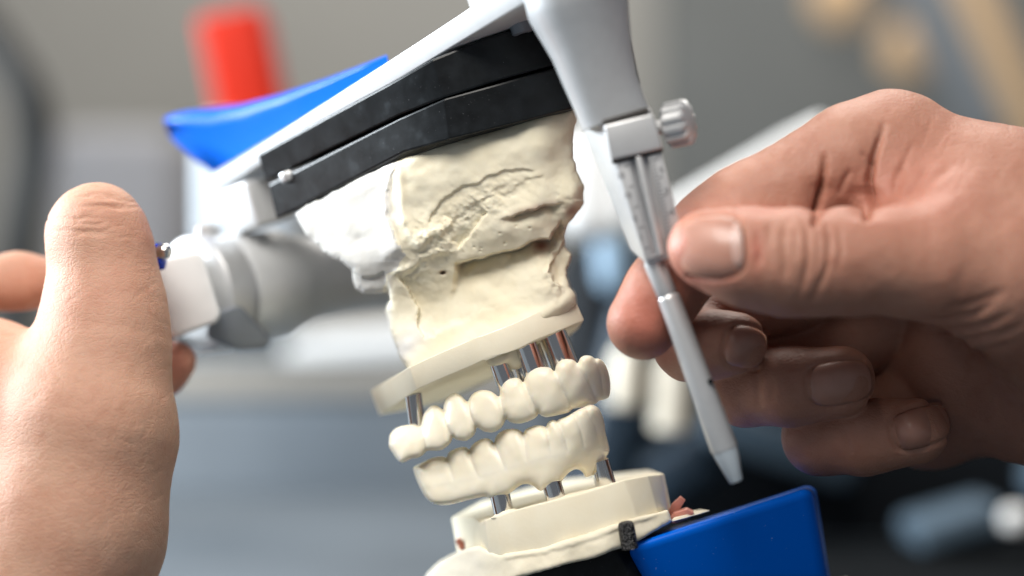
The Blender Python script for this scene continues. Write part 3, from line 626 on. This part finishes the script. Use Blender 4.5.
# ------------------------------------------------------------------ TOOTH BRIDGES
def bridge(label, at, outline, xs, zs, grooves, thick, h=.9, gum=None, gfade=0., gd=3.2, gw=7.5):
    """row of fused crowns: traced outline with real depth, one part per tooth"""
    root = thing('dental_bridge', label, 'tooth bridge', at, 'tooth bridges')
    o = np.array(outline, float); n = len(o); pts = []                     # rounded outline
    for i in range(n):
        p0, p1, p2, p3 = o[i - 1], o[i], o[(i + 1) % n], o[(i + 2) % n]
        for t in (0, .34, .67): pts.append(.5 * (2 * p1 + (p2 - p0) * t + (2 * p0 - 5 * p1 + 4 * p2 - p3) * t * t + (3 * p1 - p0 - 3 * p2 + p3) * t ** 3))
    lo, hi = o.min(0) - 8, o.max(0) + 8
    gx, gy = np.arange(lo[0], hi[0], h), np.arange(lo[1], hi[1], h); X, Y = np.meshgrid(gx, gy, indexing='ij')
    d2 = poly_sdf(X, Y, [tuple(p) for p in pts]); base = smooth_interp(X + .3 * (Y - Y.mean()), xs, zs, 7)
    zf = base + 6.5 * np.exp(np.minimum(d2, 3) / 4.5) + .5 * fbm(X / 14, Y / 14, 9, 2)
    for g in grooves:
        d, s_, arc = seg_dist(X, Y, g); q = np.clip(1 - d / gw, 0, 1); zf = zf + gd * (q ** 2.3) * (1 - gfade * arc) * np.where(arc >= .999, np.exp(-(d / 5) ** 2), 1)
    zb = base + thick - 8 * np.exp(np.minimum(d2, 3) / 8)
    z0 = zf[d2 < 2].min() - 8; z1 = zb[d2 < 2].max() + 8; Fd = Field((gx[0], gy[0], z0), (gx[-1], gy[-1], z1), h)
    z = Fd.ax[2][None, None, :]; n0, n1 = min(Fd.n[0], len(gx)), min(Fd.n[1], len(gy))
    g = np.hypot(*np.gradient(zf, h))[:n0, :n1, None]
    A = d2[:n0, :n1, None]; Bf = (zf[:n0, :n1, None] - z) / np.sqrt(1 + np.minimum(g, 2) ** 2); Cb = z - zb[:n0, :n1, None]
    def smax(p, q, k): hh = np.maximum(k - np.abs(p - q), 0) / k; return np.maximum(p, q) + hh * hh * k * .25
    D = smax(smax(A - 1.3, Bf, 5), Cb, 8); Fd.D[:] = 1; Fd.D[:n0, :n1] = D
    for ax in range(3):
        sl = [slice(None)] * 3; sl[ax] = 0; Fd.D[tuple(sl)] = 1; sl[ax] = -1; Fd.D[tuple(sl)] = 1
    V, F = Fd.mesh(); V = relax(V, F, 3, .5); Wd = PA(V); WN = vnormals(Wd, F); c = V[F].mean(1)
    lab = np.zeros(len(c), int)
    for g in grooves:
        (xa, ya), (xb, yb) = g[0], g[-1]; lab += ((c[:, 0] - xa) * (yb - ya) - (c[:, 1] - ya) * (xb - xa) > 0).astype(int)
    if gum: lab[c[:, 1] > np.interp(c[:, 0], *zip(*gum))] = 99
    for i in sorted(set(lab)):
        f = F[lab == i]; u, inv = np.unique(f, return_inverse=True)
        mesh_obj('gum_body' if i == 99 else 'tooth', Wd[u], inv.reshape(f.shape), M['tooth'], root, normals=WN[u])
    return root
UP = [(390, 441), (391, 435), (396, 429.5), (404, 426.5), (413, 426), (420.5, 427.5), (423, 421), (425, 414), (430, 408), (434, 406.5), (439, 408), (443.5, 412), (444.5, 407), (447, 399), (452, 395), (456, 394.5), (461, 397), (467.5, 403), (472, 396), (478, 392), (484, 391), (491, 392.5), (499.5, 398), (501.5, 389), (506, 382.5), (513, 379), (519, 379.5), (523.5, 384), (526, 378), (530, 373), (537, 369), (544, 368), (550, 369), (555, 373), (557, 366), (561, 361.5), (567, 360), (573, 361), (578, 364.5), (581, 359), (585, 356.5), (591, 357), (595, 359.5), (600, 360), (605, 366), (608.5, 376), (609.5, 386), (608.5, 396), (603, 399), (599, 399.5), (595, 403), (584, 406), (573, 408), (569, 411), (561, 413.5), (551, 415.5), (545, 416), (540, 413.5), (538, 411.5), (536, 416), (530, 419.5), (521, 422.5), (513, 422), (508, 419.5), (505.5, 418), (502, 425), (497, 429.5), (491, 431.5), (483, 430), (476.5, 426), (474, 433), (469, 438), (464, 440), (456, 438.5), (452.5, 436.5), (449, 443), (443, 448), (439, 449.5), (431, 449.5), (426, 450.5), (421, 455), (416.5, 457), (411, 457.5), (403, 461.5), (399, 460), (394, 453), (390, 446)]
bridge('upper row of cream bridge teeth, slid onto the metal posts of the upper cast', P(500, 462, .3), UP,
       [385, 410, 437, 460, 490, 520, 550, 575, 590, 600, 612], [52, 36, 12, -6, -22, -31, -34, -25, -6, 12, 36],
       [[(421, 426.5), (424, 438), (426, 452)], [(443.5, 411), (446, 424), (452, 438)], [(467.5, 402), (470, 414), (476, 428)], [(500, 396), (502, 408), (506, 419.5)], [(524, 382), (530, 397), (538, 412.5)], [(555, 371), (562, 389), (572, 409)], [(578, 363), (588, 380), (597, 402)], [(595, 359), (601, 375), (604, 399)]], 32)
LO = [(414.5, 470), (416, 467), (422, 464), (430, 460), (438, 458), (444, 458), (447, 460), (449, 454), (454, 450.5), (459, 449), (464, 448), (468, 450), (470, 452.5), (472, 447), (478, 442), (485, 439.5), (490, 440.5), (494.5, 445), (496.5, 438), (501, 433), (507, 430.5), (513, 430), (519, 431), (523.5, 435), (525.5, 431), (530, 428.5), (537, 426.5), (543, 427), (546.5, 428.5), (548.5, 423.5), (553, 421), (557, 422), (560, 420), (566, 418), (574, 413.5), (580, 410), (584, 408.5), (590, 406), (595, 407), (599, 411), (603, 422), (604, 431), (606, 440), (608, 449), (607, 453), (605, 456), (606, 465), (600, 470), (590, 475), (586, 476), (584, 472), (579, 468.5), (574, 468.5), (568, 472), (562, 478.5), (559.5, 482), (550, 486), (541.5, 489.5), (538, 488.5), (535, 485.5), (529, 483), (522, 483.5), (516, 487), (511, 491), (508, 493), (500, 495.5), (491, 498), (486, 495.5), (476, 497), (465, 499.5), (452, 503), (443, 504), (434, 502.5), (427, 497), (420, 485)]
bridge('lower row of cream bridge teeth, standing on three metal posts of the lower cast', P(510, 505, .3), LO,
       [410, 434, 458, 485, 512, 537, 555, 572, 588, 598, 612], [52, 30, 12, -6, -20, -30, -33, -31, -20, 0, 28],
       [[(447, 458), (450, 468), (454, 480)], [(470, 451), (471, 460), (474, 468), (478, 476)], [(494.5, 443), (499, 454), (505, 468)], [(523, 433.5), (525, 445), (527.5, 460)], [(547, 426), (549.5, 440), (550, 454)], [(558, 421), (565, 438), (567.5, 452)], [(574, 414), (581, 430), (584, 446)], [(586, 408), (595, 425), (600, 446)]], 34,
       gum=[(410, 490), (453, 483), (478, 478), (505, 470), (527, 463), (550, 457), (584, 450), (612, 446)], gfade=.75)

# pink scraps of wax
def scrap(pts, y, label, th=.10):
    a = [P(px, py, y) for px, py in pts]; o = bm_obj('wax_scrap', rings_bm([a, [q + np.array([.02, th, .02]) for q in a]]), M['wax'], None, .012, 2)
    v = o.data.vertices
    return tag(o, label, 'wax scrap', 'scraps of pink wax on the lower cast')
scrap([(667, 516), (671, 505), (680, 497), (685, 501), (680, 509), (672, 518)], .55, 'pink wax scrap leaning upright against the right end of the lower cast')
scrap([(667, 521), (674, 513), (687, 509.5), (694, 513), (690, 518), (675, 524)], .3, 'flat pink wax scrap lying next to the blue table, below the upright scrap', .3)
scrap([(650, 521.5), (655, 519), (662, 520), (664, 524), (656, 527)], -.35, 'smallest pink wax crumb, in front of the lower cast foot', .2)
scrap([(455.5, 541), (458.5, 538.5), (467, 547), (463, 552), (459, 549)], 2.2, 'thin pink wax sliver stuck to the left side of the lower cast')

# ------------------------------------------------------------------ HANDS
def carve(V, F, creases, h=0):
    """press creases (px polylines) into the skin along its normals"""
    N = vnormals(V, F); front = N[:, 2] < .35
    for c in creases:
        pts, w, dep = c[0], c[1], c[2]; z0, z1 = c[3] if len(c) > 3 else (-1e9, 1e9)
        d, s, arc = seg_dist(V[:, 0], V[:, 1], pts)
        md = c[4] if len(c) > 4 else 0
        f = 1 if md is True else np.clip(arc / .5, 0, 1) if md == 2 else np.clip(arc / .25, 0, 1) * np.clip((1 - arc) / .25, 0, 1)
        V = V + N * (-dep * np.exp(-(d / w) ** 2) * f * front * (V[:, 2] > z0) * (V[:, 2] < z1))[:, None]
    return V
def nail(Fd, hand, c, ax, hl, hw, zr, dome=2.2, name='fingernail', m=None, tipw=.9):
    """curved plate fitted on the surface seen at c; ax = direction of the free edge in the picture"""
    ax = np.array(ax, float); ax /= np.linalg.norm(ax); bx = np.array([-ax[1], ax[0]])
    U, Vv = np.meshgrid(np.linspace(-1, 1, 29), np.linspace(-1, 1, 25), indexing='ij'); pts = []
    for u, v in zip(U.ravel(), Vv.ravel()):
        p = np.array(c) + ax * u * hl * .95 + bx * v * hw * .9; z = Fd.front(p[0], p[1], *zr)
        if z is not None: pts.append((u, v, z))
    q = np.array(pts); Am = np.stack([np.ones(len(q)), q[:, 0], q[:, 1], q[:, 0] ** 2, q[:, 0] * q[:, 1], q[:, 1] ** 2], 1)
    co = np.linalg.lstsq(Am, q[:, 2], rcond=None)[0]
    zf = lambda u, v: co[0] + co[1] * u + co[2] * v + co[3] * u * u + co[4] * u * v + co[5] * v * v
    n, mm = 14, 48; vs = []; fs = []
    for i in range(n + 1):
        r = i / n
        for j in range(mm):
            g = 2 * math.pi * j / mm; pw = 2 / 3.2
            u = r * math.copysign(abs(math.cos(g)) ** pw, math.cos(g)); v = r * math.copysign(abs(math.sin(g)) ** pw, math.sin(g))
            v *= (1 - .10 * (u > 0) * u)
            p = np.array(c) + ax * u * hl + bx * v * hw
            lift = dome * (1 - r ** 6) - 1.6 * r ** 8
            vs.append((p[0], p[1], zf(u, v) - lift))
    for i in range(n):
        for j in range(mm): fs.append((i * mm + j, i * mm + (j + 1) % mm, (i + 1) * mm + (j + 1) % mm, (i + 1) * mm + j))
    back = len(vs); vs.append((c[0], c[1], zf(0, 0) + 4))
    fs += [(n * mm + (j + 1) % mm, n * mm + j, back) for j in range(mm)]
    o = mesh_obj(name, PA(vs), [list(f) for f in fs], m or M['nail'], hand)
    ring = [tuple(np.array(c) + ax * hl * 1.03 * math.copysign(abs(math.cos(g)) ** .625, math.cos(g)) + bx * hw * 1.04 * math.copysign(abs(math.sin(g)) ** .625, math.sin(g))) for g in np.linspace(math.radians(50), math.radians(310), 40)]
    return o, ring
# right hand
rh = thing('hand', 'right hand pinching the silver pin between thumb and index finger', 'hand', P(1000, 470, 0), 'hands of the technician')
Fr = Field((590, 70, -240), (1150, 530, 190), 1.9)
BACK = [((905, 169, -34, 70), (1010, 226, -40, 89)), ((1010, 226, -40, 89), (1140, 312, -30, 112)), ((960, 240, -40, 75), (1100, 300, -20, 120)),
        ((930, 200, 40, 60), (960, 330, 95, 60)), ((970, 385, 85, 66), (1100, 400, 60, 84)), ((960, 330, 90, 60), (1080, 330, 60, 110)), ((872, 330, 130, 46), (930, 410, 130, 60))]
for a, b in BACK: Fr.cone(a, b, 40)
# index finger
Fr.chain([(891, 143, -34, 53), (850, 160, -58, 49), (800, 188, -72, 44), (745, 214, -78, 43), (712, 233, -74, 42)], 22, 30)
Fr.chain([(716, 231, -74, 41), (690, 256, -78, 38), (664, 290, -82, 36.5), (643, 324, -86, 36)], 16, 18)
# thumb
Fr.chain([(1090, 300, -70, 92), (1010, 275, -110, 76), (940, 262, -140, 58), (880, 260, -156, 49), (835, 262, -164, 47.5), (790, 263, -168, 48.5), (745, 256, -168, 45), (706, 249, -164, 38.5)], 30, 26)
# web of skin between thumb and index
Fr.cone((900, 205, -85, 40), (960, 230, -100, 60), 30)
# middle, ring and little finger, curled back towards the palm
Fr.chain([(890, 215, 40, 46), (790, 290, 40, 40), (706, 332, 22, 36), (690, 345, -18, 33), (712, 345, -46, 32), (737, 343, -54, 30)], 7, 16)
Fr.chain([(905, 300, 80, 44), (820, 355, 70, 40), (752, 378, 44, 39), (748, 387, 2, 37), (790, 387, -26, 37), (840, 381, -36, 36)], 5, 16)
Fr.chain([(950, 375, 95, 44), (880, 420, 85, 38), (826, 434, 52, 36), (820, 437, 20, 35), (866, 438, -2, 35), (915, 432, -10, 34)], 5, 16)
V, F = Fr.mesh(); V = relax(V, F, 2)
N = vnormals(V, F); x, y, z = V.T
V = V + N * (1.1 * fbm(x / 40, y / 40, 51, 3, z / 40))[:, None]
nails = [nail(Fr, rh, (712, 247), (-1, .05), 33, 31, (-260, -120), 1.6), nail(Fr, rh, (840, 383), (1, -.14), 33, 22, (-120, 60), 1.6),
         nail(Fr, rh, (921, 427), (1, -.30), 30, 20, (-120, 60), 1.6), nail(Fr, rh, (745, 347), (1, .20), 21, 21, (-120, -30), 1.5)]
nail(Fr, rh, (737, 246), (-1, .05), 7, 23, (-260, -120), 2.3, 'nail_base_glare', M['lunula_glare'])  # pale patch for the half-moon, with painted glare at the nail root
cr = [(r, 2.6, 2.6, (-260, 40), True) for _, r in nails]
TZ = (-260, -130)
cr += [([(787, 216), (784, 240), (786, 265), (783, 285)], 4, 2.2, TZ), ([(800, 213), (808, 232), (809, 258), (803, 285), (797, 300)], 2.8, 3.2, TZ), ([(824, 214), (830, 240), (828, 265), (817, 292), (810, 305)], 3.0, 3.0, TZ),
       ([(771, 220), (768, 245), (771, 270)], 4, 2, TZ), ([(757, 228), (761, 250), (757, 270)], 5, 2.4, TZ), ([(838, 222), (842, 250), (836, 275)], 3, 1.4, TZ),
       ([(795, 225), (796, 245), (794, 265)], 2.4, 1.5, TZ), ([(815, 228), (819, 250), (815, 275)], 2.4, 1.5, TZ),
       ([(826, 150), (824, 172), (822, 190), (819, 206), (815, 222)], 3.4, 13, (-260, 20), 2), ([(886, 120), (880, 140), (874, 158), (869, 180), (867, 218)], 3.2, 12, (-260, 40), 2),
       ([(822, 176), (819, 200), (816, 220)], 12, 5, (-260, 20)), ([(868, 185), (866, 222)], 14, 5, (-260, 40)),
       ([(852, 168), (845, 180), (838, 196)], 3, 2.2), ([(860, 150), (868, 160), (872, 170)], 3, 2.0), ([(905, 160), (897, 178), (893, 200)], 4, 2), ([(930, 165), (915, 185), (903, 200)], 4, 2), ([(960, 160), (930, 182), (905, 205)], 5, 2.2), ([(915, 140), (905, 160), (900, 180)], 3, 1.2),
       ([(733, 207), (760, 211), (790, 208)], 5, 2), ([(722, 196), (735, 206), (742, 214)], 3, 1.3),
       ([(905, 318), (940, 322), (975, 315), (1000, 300)], 4, 3), ([(915, 329), (950, 332), (985, 326), (1015, 312)], 4, 3), ([(935, 341), (965, 342), (1000, 335), (1030, 322)], 4, 3), ([(940, 310), (975, 303), (1010, 290)], 5, 2.2), ([(950, 354), (985, 352), (1020, 342)], 4, 2.5),
       ([(770, 372), (772, 390), (770, 405)], 4, 1.8), ([(756, 366), (757, 392), (760, 412)], 4, 1.8), ([(842, 420), (846, 438), (850, 460)], 4, 1.8)]
for k in range(46):                    # fine lines on the back of the hand and the thumb
    cx, cy = RNG.uniform(760, 1010), RNG.uniform(105, 215); a = RNG.normal(math.radians(118), .28); l = RNG.uniform(8, 22)
    cr.append(([(cx - l * math.cos(a), cy + l * math.sin(a) * -1), (cx, cy), (cx + l * math.cos(a), cy + l * math.sin(a))], RNG.uniform(1.6, 2.6), RNG.uniform(.15, .45), (-260, 60)))
V = carve(V, F, cr)
hm = mesh_obj('hand_skin', PA(V), F, M['skin_r'], rh)
x, y, z = V.T
fl = .6 * blob2(x, y, 645, 320, 34, 40) * (z < -30) + .35 * blob2(x, y, 690, 250, 34, 40) + .45 * blob2(x, y, 757, 250, 8, 22) + .15 * blob2(x, y, 868, 200, 30, 25) + .15 * blob2(x, y, 820, 205, 16, 20) + .3 * blob2(x, y, 760, 210, 40, 8) + .25 * blob2(x, y, 920, 180, 60, 50) + .2 * blob2(x, y, 705, 280, 50, 12)
set_attr(hm, 'flush', np.clip(fl, 0, .85))
# left hand
lh = thing('hand', 'left hand with bent thumb gripping the hinge end of the articulator', 'hand', P(60, 640, 0), 'hands of the technician')
Fl = Field((-190, 160, -140), (215, 690, 300), 1.9)
Fl.cone((102, 330, 30, 61), (84, 430, 20, 89), 30); Fl.cone((84, 430, 20, 89), (62, 530, 20, 99), 30); Fl.cone((62, 530, 20, 99), (-10, 700, 10, 112), 30)
Fl.cone((-20, 415, 95, 97), (-150, 460, 200, 120), 40); Fl.cone((-30, 430, 100, 95), (-10, 600, 60, 115), 40)
Fl.chain([(96, 231, 42, 48.5), (100, 252, 40, 50), (105, 300, 34, 54), (103, 345, 28, 66)], 26, 20)
Fl.chain([(96, 233, 44, 47), (103, 240, 74, 43), (110, 249, 112, 37), (120, 254, 138, 31)], 6, 20)
Fl.chain([(-170, 300, 120, 32), (-60, 290, 165, 30), (18, 281, 180, 27), (60, 282, 200, 24)], 4, 14)
Fl.chain([(60, 430, 120, 34), (120, 400, 190, 27), (163, 372, 205, 22), (177, 361, 200, 19)], 5, 14)
V, F = Fl.mesh(); V = relax(V, F, 2); N = vnormals(V, F); x, y, z = V.T
V = V + N * (.7 * fbm(x / 45, y / 45, 81, 3, z / 45))[:, None]
cr = []
for k in range(26):
    cy = RNG.uniform(186, 238); cx = RNG.normal(100, 16); l = RNG.uniform(10, 30); b = RNG.uniform(-3, 5)
    cr.append(([(cx - l, cy + b * .3), (cx - l * .3, cy + RNG.normal(0, 1.5)), (cx + l * .3, cy + RNG.normal(0, 1.5)), (cx + l, cy + b)], RNG.uniform(1.3, 2.0), RNG.uniform(.35, .95), (-200, 130)))
cr += [([(75, 197), (100, 193), (125, 198)], 1.8, .8), ([(70, 207), (100, 205), (130, 211)], 1.8, .9), ([(65, 220), (95, 217), (120, 221)], 1.8, .8)]
for k in range(110):
    cx, cy = RNG.uniform(0, 170), RNG.uniform(250, 575); a = RNG.choice([.5, 2.5]) + RNG.normal(0, .25); l = RNG.uniform(6, 16)
    cr.append(([(cx - l * math.cos(a), cy - l * math.sin(a)), (cx, cy), (cx + l * math.cos(a), cy + l * math.sin(a))], RNG.uniform(1.3, 2.0), RNG.uniform(.12, .32), (-200, 130)))
V = carve(V, F, cr)
hm = mesh_obj('hand_skin', PA(V), F, M['skin_l'], lh); x, y, z = V.T
fl = .22 * blob2(x, y, 100, 210, 40, 22) + .35 * blob2(x, y, 150, 225, 14, 30) + .18 * blob2(x, y, 100, 300, 40, 60) + .75 * blob2(x, y, 180, 365, 26, 40) * (z > 120) + .25 * blob2(x, y, 15, 285, 60, 30) * (z > 120)
set_attr(hm, 'flush', np.clip(fl, 0, .85))

# ------------------------------------------------------------------ BACKGROUND
def W(px, py, depth): return P(px, py, depth)
M['wall'] = mat('warm_grey_wall', (.30, .295, .275, 1), .9, var=.22, varscale=2.2)
M['bench'] = mat('grey_blue_bench', (.10, .12, .14, 1), .7, spec=.25, var=.3, varscale=7)
M['dark'] = mat('dark_blue_black', (.006, .009, .013, 1), .6, spec=.2, var=.4, varscale=12)
M['darkg'] = mat('dark_grey', (.022, .022, .021, 1), .7)
M['slate'] = mat('slate_blue', (.075, .11, .145, 1), .6, spec=.2, var=.3, varscale=20)
M['red'] = mat('red_plastic', (.55, .022, .006, 1), .6, spec=.2)
M['cream'] = mat('cream_plastic', (.78, .72, .60, 1), .5)
M['white'] = mat('white_enamel', (.78, .78, .77, 1), .5)
M['tan'] = mat('tan_wood', (.55, .37, .21, 1), .6)
M['beige'] = mat('beige_board', (.33, .30, .26, 1), .7)
def bbox(name, px0, py0, px1, py1, y, dep, m, bevel=.6, tilt=0, parent=None):
    a, b = W(px0, py1, y), W(px1, py0, y); c = (a + b) / 2 + np.array([0, dep / 2, 0]); t = math.radians(tilt)
    ex = np.array([math.cos(t), 0, math.sin(t)]) * (b[0] - a[0]) / 2; ez = np.array([-math.sin(t), 0, math.cos(t)]) * (b[2] - a[2]) / 2
    return bm_obj(name, box_bm(c, ex, np.array([0, dep / 2, 0]), ez), m, parent, bevel, 4)
M['drawer'] = mat('grey_blue_drawer', (.155, .18, .205, 1), .6, var=.3, varscale=9)
M['pale'] = mat('pale_blue_white', (.62, .68, .74, 1), .5)
M['mauve'] = mat('mauve_grey', (.25, .245, .255, 1), .8)
M['wall_dark'] = mat('dark_grey_door', (.135, .14, .135, 1), .7, var=.3, varscale=4)
M['navy'] = mat('navy', (.02, .04, .065, 1), .5)
M['paleblue'] = mat('pale_blue', (.32, .46, .60, 1), .5)
M['slategrey'] = mat('slate_grey', (.17, .185, .20, 1), .6)
wall = bm_obj('wall', box_bm((0, 152, 20), (160, 0, 0), (0, 1, 0), (0, 0, 120)), M['wall'], None); tag(wall, 'plain warm grey wall', 'wall', kind='structure')
bench = bm_obj('workbench_top', box_bm((-5, 40, -10.5), (70, 0, 0), (0, 70, 0), (0, 0, 1.0)), M['bench'], None, .3); tag(bench, 'grey blue bench top', 'workbench', kind='structure')
def bg_thing(o, label, cat, group=None): return tag(o, label, cat, group)
# grey blue drawer unit with a pale board on it, behind the bridge
du = thing('drawer_unit', 'out of focus grey blue drawer unit with a beige top edge below the hinge', 'drawer unit', W(300, 640, 64))
bbox('body', 60, 396, 572, 640, 60, 20, M['drawer'], parent=du); bbox('top_board', 50, 366, 575, 396, 59.7, 20, M['beige'], .2, parent=du)
tr = thing('tray', 'blurred white tray on the drawer unit, behind the white plaster lump', 'tray', W(340, 366, 62))
bbox('rim', 285, 330, 560, 357, 60, 16, M['white'], .5, 4, parent=tr); bbox('base', 120, 357, 570, 366, 60, 18, M['slate'], .1, parent=tr)  # slate base strip also paints the dark shadow line left of the tray
# bottle with a red cap
rb = thing('bottle', 'pale bottle with a tall red cap behind the left blue wing', 'bottle', W(245, 330, 48))
bbox('cap', 206, 10, 272, 118, 42, 3, M['red'], .25, 12, parent=rb); bbox('body', 196, 116, 292, 330, 41, 5, M['pale'], .6, parent=rb)
bg_thing(bm_obj('hose', tube_bm(spline([W(-60, -30, 56), W(-5, 40, 56), (W(28, 95, 56)), W(34, 150, 57), W(22, 230, 58), W(14, 320, 60), W(20, 480, 60)], 8), .9, 20), M['darkg'], None), 'thick dark grey hose curving down behind the left hand', 'hose')
bg_thing(bbox('box', 52, 128, 180, 420, 92, 14, M['mauve'], 1.2), 'blurred pale mauve grey box behind the bent thumb', 'box')
# right side
bg_thing(bbox('cabinet_door', 662, -160, 1400, 300, 120, 4, M['wall_dark'], 1), 'dark grey cabinet door filling the upper right behind the hand', 'cabinet door')
bg_thing(bbox('canister', 562, 128, 628, 240, 26, 3, M['white'], .8, 0), 'blurred white canister between the beige plaster and the silver pin', 'canister')
bg_thing(bbox('sheet', 640, 160, 850, 204, 22, 8, M['white'], .3, 30), 'tilted white sheet showing as a strip above the index finger', 'sheet')
mc = thing('equipment_case', 'blurred blue black equipment case below the right hand', 'equipment case', W(800, 760, 40))
bbox('body', 562, 236, 1500, 760, 40, 24, M['dark'], 1.2, parent=mc)
bbox('panel', 705, 425, 862, 468, 36, 3, M['slate'], .5, -19, parent=mc); bbox('panel', 915, 512, 1010, 545, 33, 4, M['slate'], .4, 16, parent=mc); bbox('panel', 1040, 470, 1150, 520, 33, 4, M['slate'], .8, -20, parent=mc)
bbox('panel', 585, 300, 640, 560, 37, 2, M['navy'], .6, -14, parent=mc); bbox('panel', 596, 216, 628, 292, 35, 2, M['paleblue'], .5, 6, parent=mc); bbox('panel', 640, 440, 720, 500, 37, 2, M['navy'], .6, 30, parent=mc)
for x0, y0, x1, y1, lab, m in ((608, 345, 640, 408, 'smaller cream vial, left of the silver rod', 'cream'), (650, 352, 692, 432, 'larger cream vial, right behind the silver rod', 'cream'), (1000, 507, 1030, 531, 'white knob blurred in the lower right corner', 'white'), (985, 430, 1060, 470, None, None)):
    if lab:
        c = W((x0 + x1) / 2, y1, 30); r = (x1 - x0) / 2 * 75 / FPX; hh = (y1 - y0) * 75 / FPX
        bg_thing(bm_obj('vial' if 'vial' in lab else 'knob', lathe_bm(c, [.05, 0, 1], [(0, r * .6), (.1, r * .9), (hh * .3, r), (hh * .75, r), (hh * .9, r * .75), (hh, r * .5)], 28), M[m], None), lab, 'vial' if 'vial' in lab else 'knob')
M['mat_black'] = mat('black_rubber', (.004, .005, .006, 1), .9, spec=.05)
bg_thing(bm_obj('mat', box_bm((22, 16, -9.42), (19, 0, 0), (0, 22, 0), (0, 0, .08)), M['mat_black'], None, .03, 2), 'thin black mat on the bench under the right hand', 'mat')
for x, y, r, lab in ((910, 52, 30, 'lower tan disc added for a blurred highlight, above the knuckle'), (838, 0, 30, 'tan disc added for a blurred highlight, cut by the top edge of the photo')):  # tan discs added in place of out-of-focus highlights
    bg_thing(bm_obj('highlight_disc', lathe_bm(W(x, y, 114), [0, -1, 0], [(0, r * 159 / FPX), (.7, r * 159 / FPX), (1, r * .8 * 159 / FPX)], 36), M['tan'], None), lab, 'highlight_disc', 'discs for blurred highlights on the cabinet door')
bg_thing(bbox('rail', 930, -60, 985, 150, 105, 4, M['slategrey'], .8, 24), 'grey slanting rail in the upper right corner', 'rail')
bg_thing(bbox('slat', 985, -60, 1022, 170, 104, 4, M['tan'], .8, 24), 'tan slanting wooden slat in the upper right corner', 'slat')

# ------------------------------------------------------------------ LIGHT
w = bpy.data.worlds.new('World'); C.world = w; w.use_nodes = True
w.node_tree.nodes['Background'].inputs['Color'].default_value = (.80, .88, 1, 1); w.node_tree.nodes['Background'].inputs['Strength'].default_value = .185
def area(name, loc, target, size, power, col, sy=None):
    l = bpy.data.lights.new(name, 'AREA'); l.energy = power; l.color = col; l.size = size
    if sy: l.shape = 'RECTANGLE'; l.size_y = sy
    o = bpy.data.objects.new(name, l); COL.objects.link(o); o.location = Vector(loc) * S
    d = (Vector(target) - Vector(loc)); o.rotation_euler = d.to_track_quat('-Z', 'Y').to_euler(); return o
area('ceiling_lamp', (-20, -48, 62), (0, 0, 0), .46, 9.4, (1, .955, .89))
area('window_light', (-72, 26, 20), (-8, 2, 0), .26, 17.0, (.86, .94, 1))
area('room_lamp', (10, 90, 120), (0, 130, 0), .8, 25, (1, .95, .88))

# ------------------------------------------------------------------ CAMERA
cam = bpy.data.cameras.new('camera'); co = bpy.data.objects.new('camera', cam); COL.objects.link(co); C.camera = co
co.location = (0, -DIST * S, 0); co.rotation_euler = (math.pi / 2, 0, 0)
cam.sensor_width = 36; cam.lens = 36 * FPX / 1024; cam.clip_start = .01; cam.clip_end = 50
cam.dof.use_dof = True; cam.dof.focus_distance = (DIST - .3) * S; cam.dof.aperture_fstop = 4.9; cam.dof.aperture_blades = 0
C.view_settings.view_transform = 'Standard'; C.view_settings.look = 'None'; C.view_settings.exposure = 0; C.view_settings.gamma = 1
C.render.resolution_x = 1024; C.render.resolution_y = 576
C.cycles.use_denoising = True
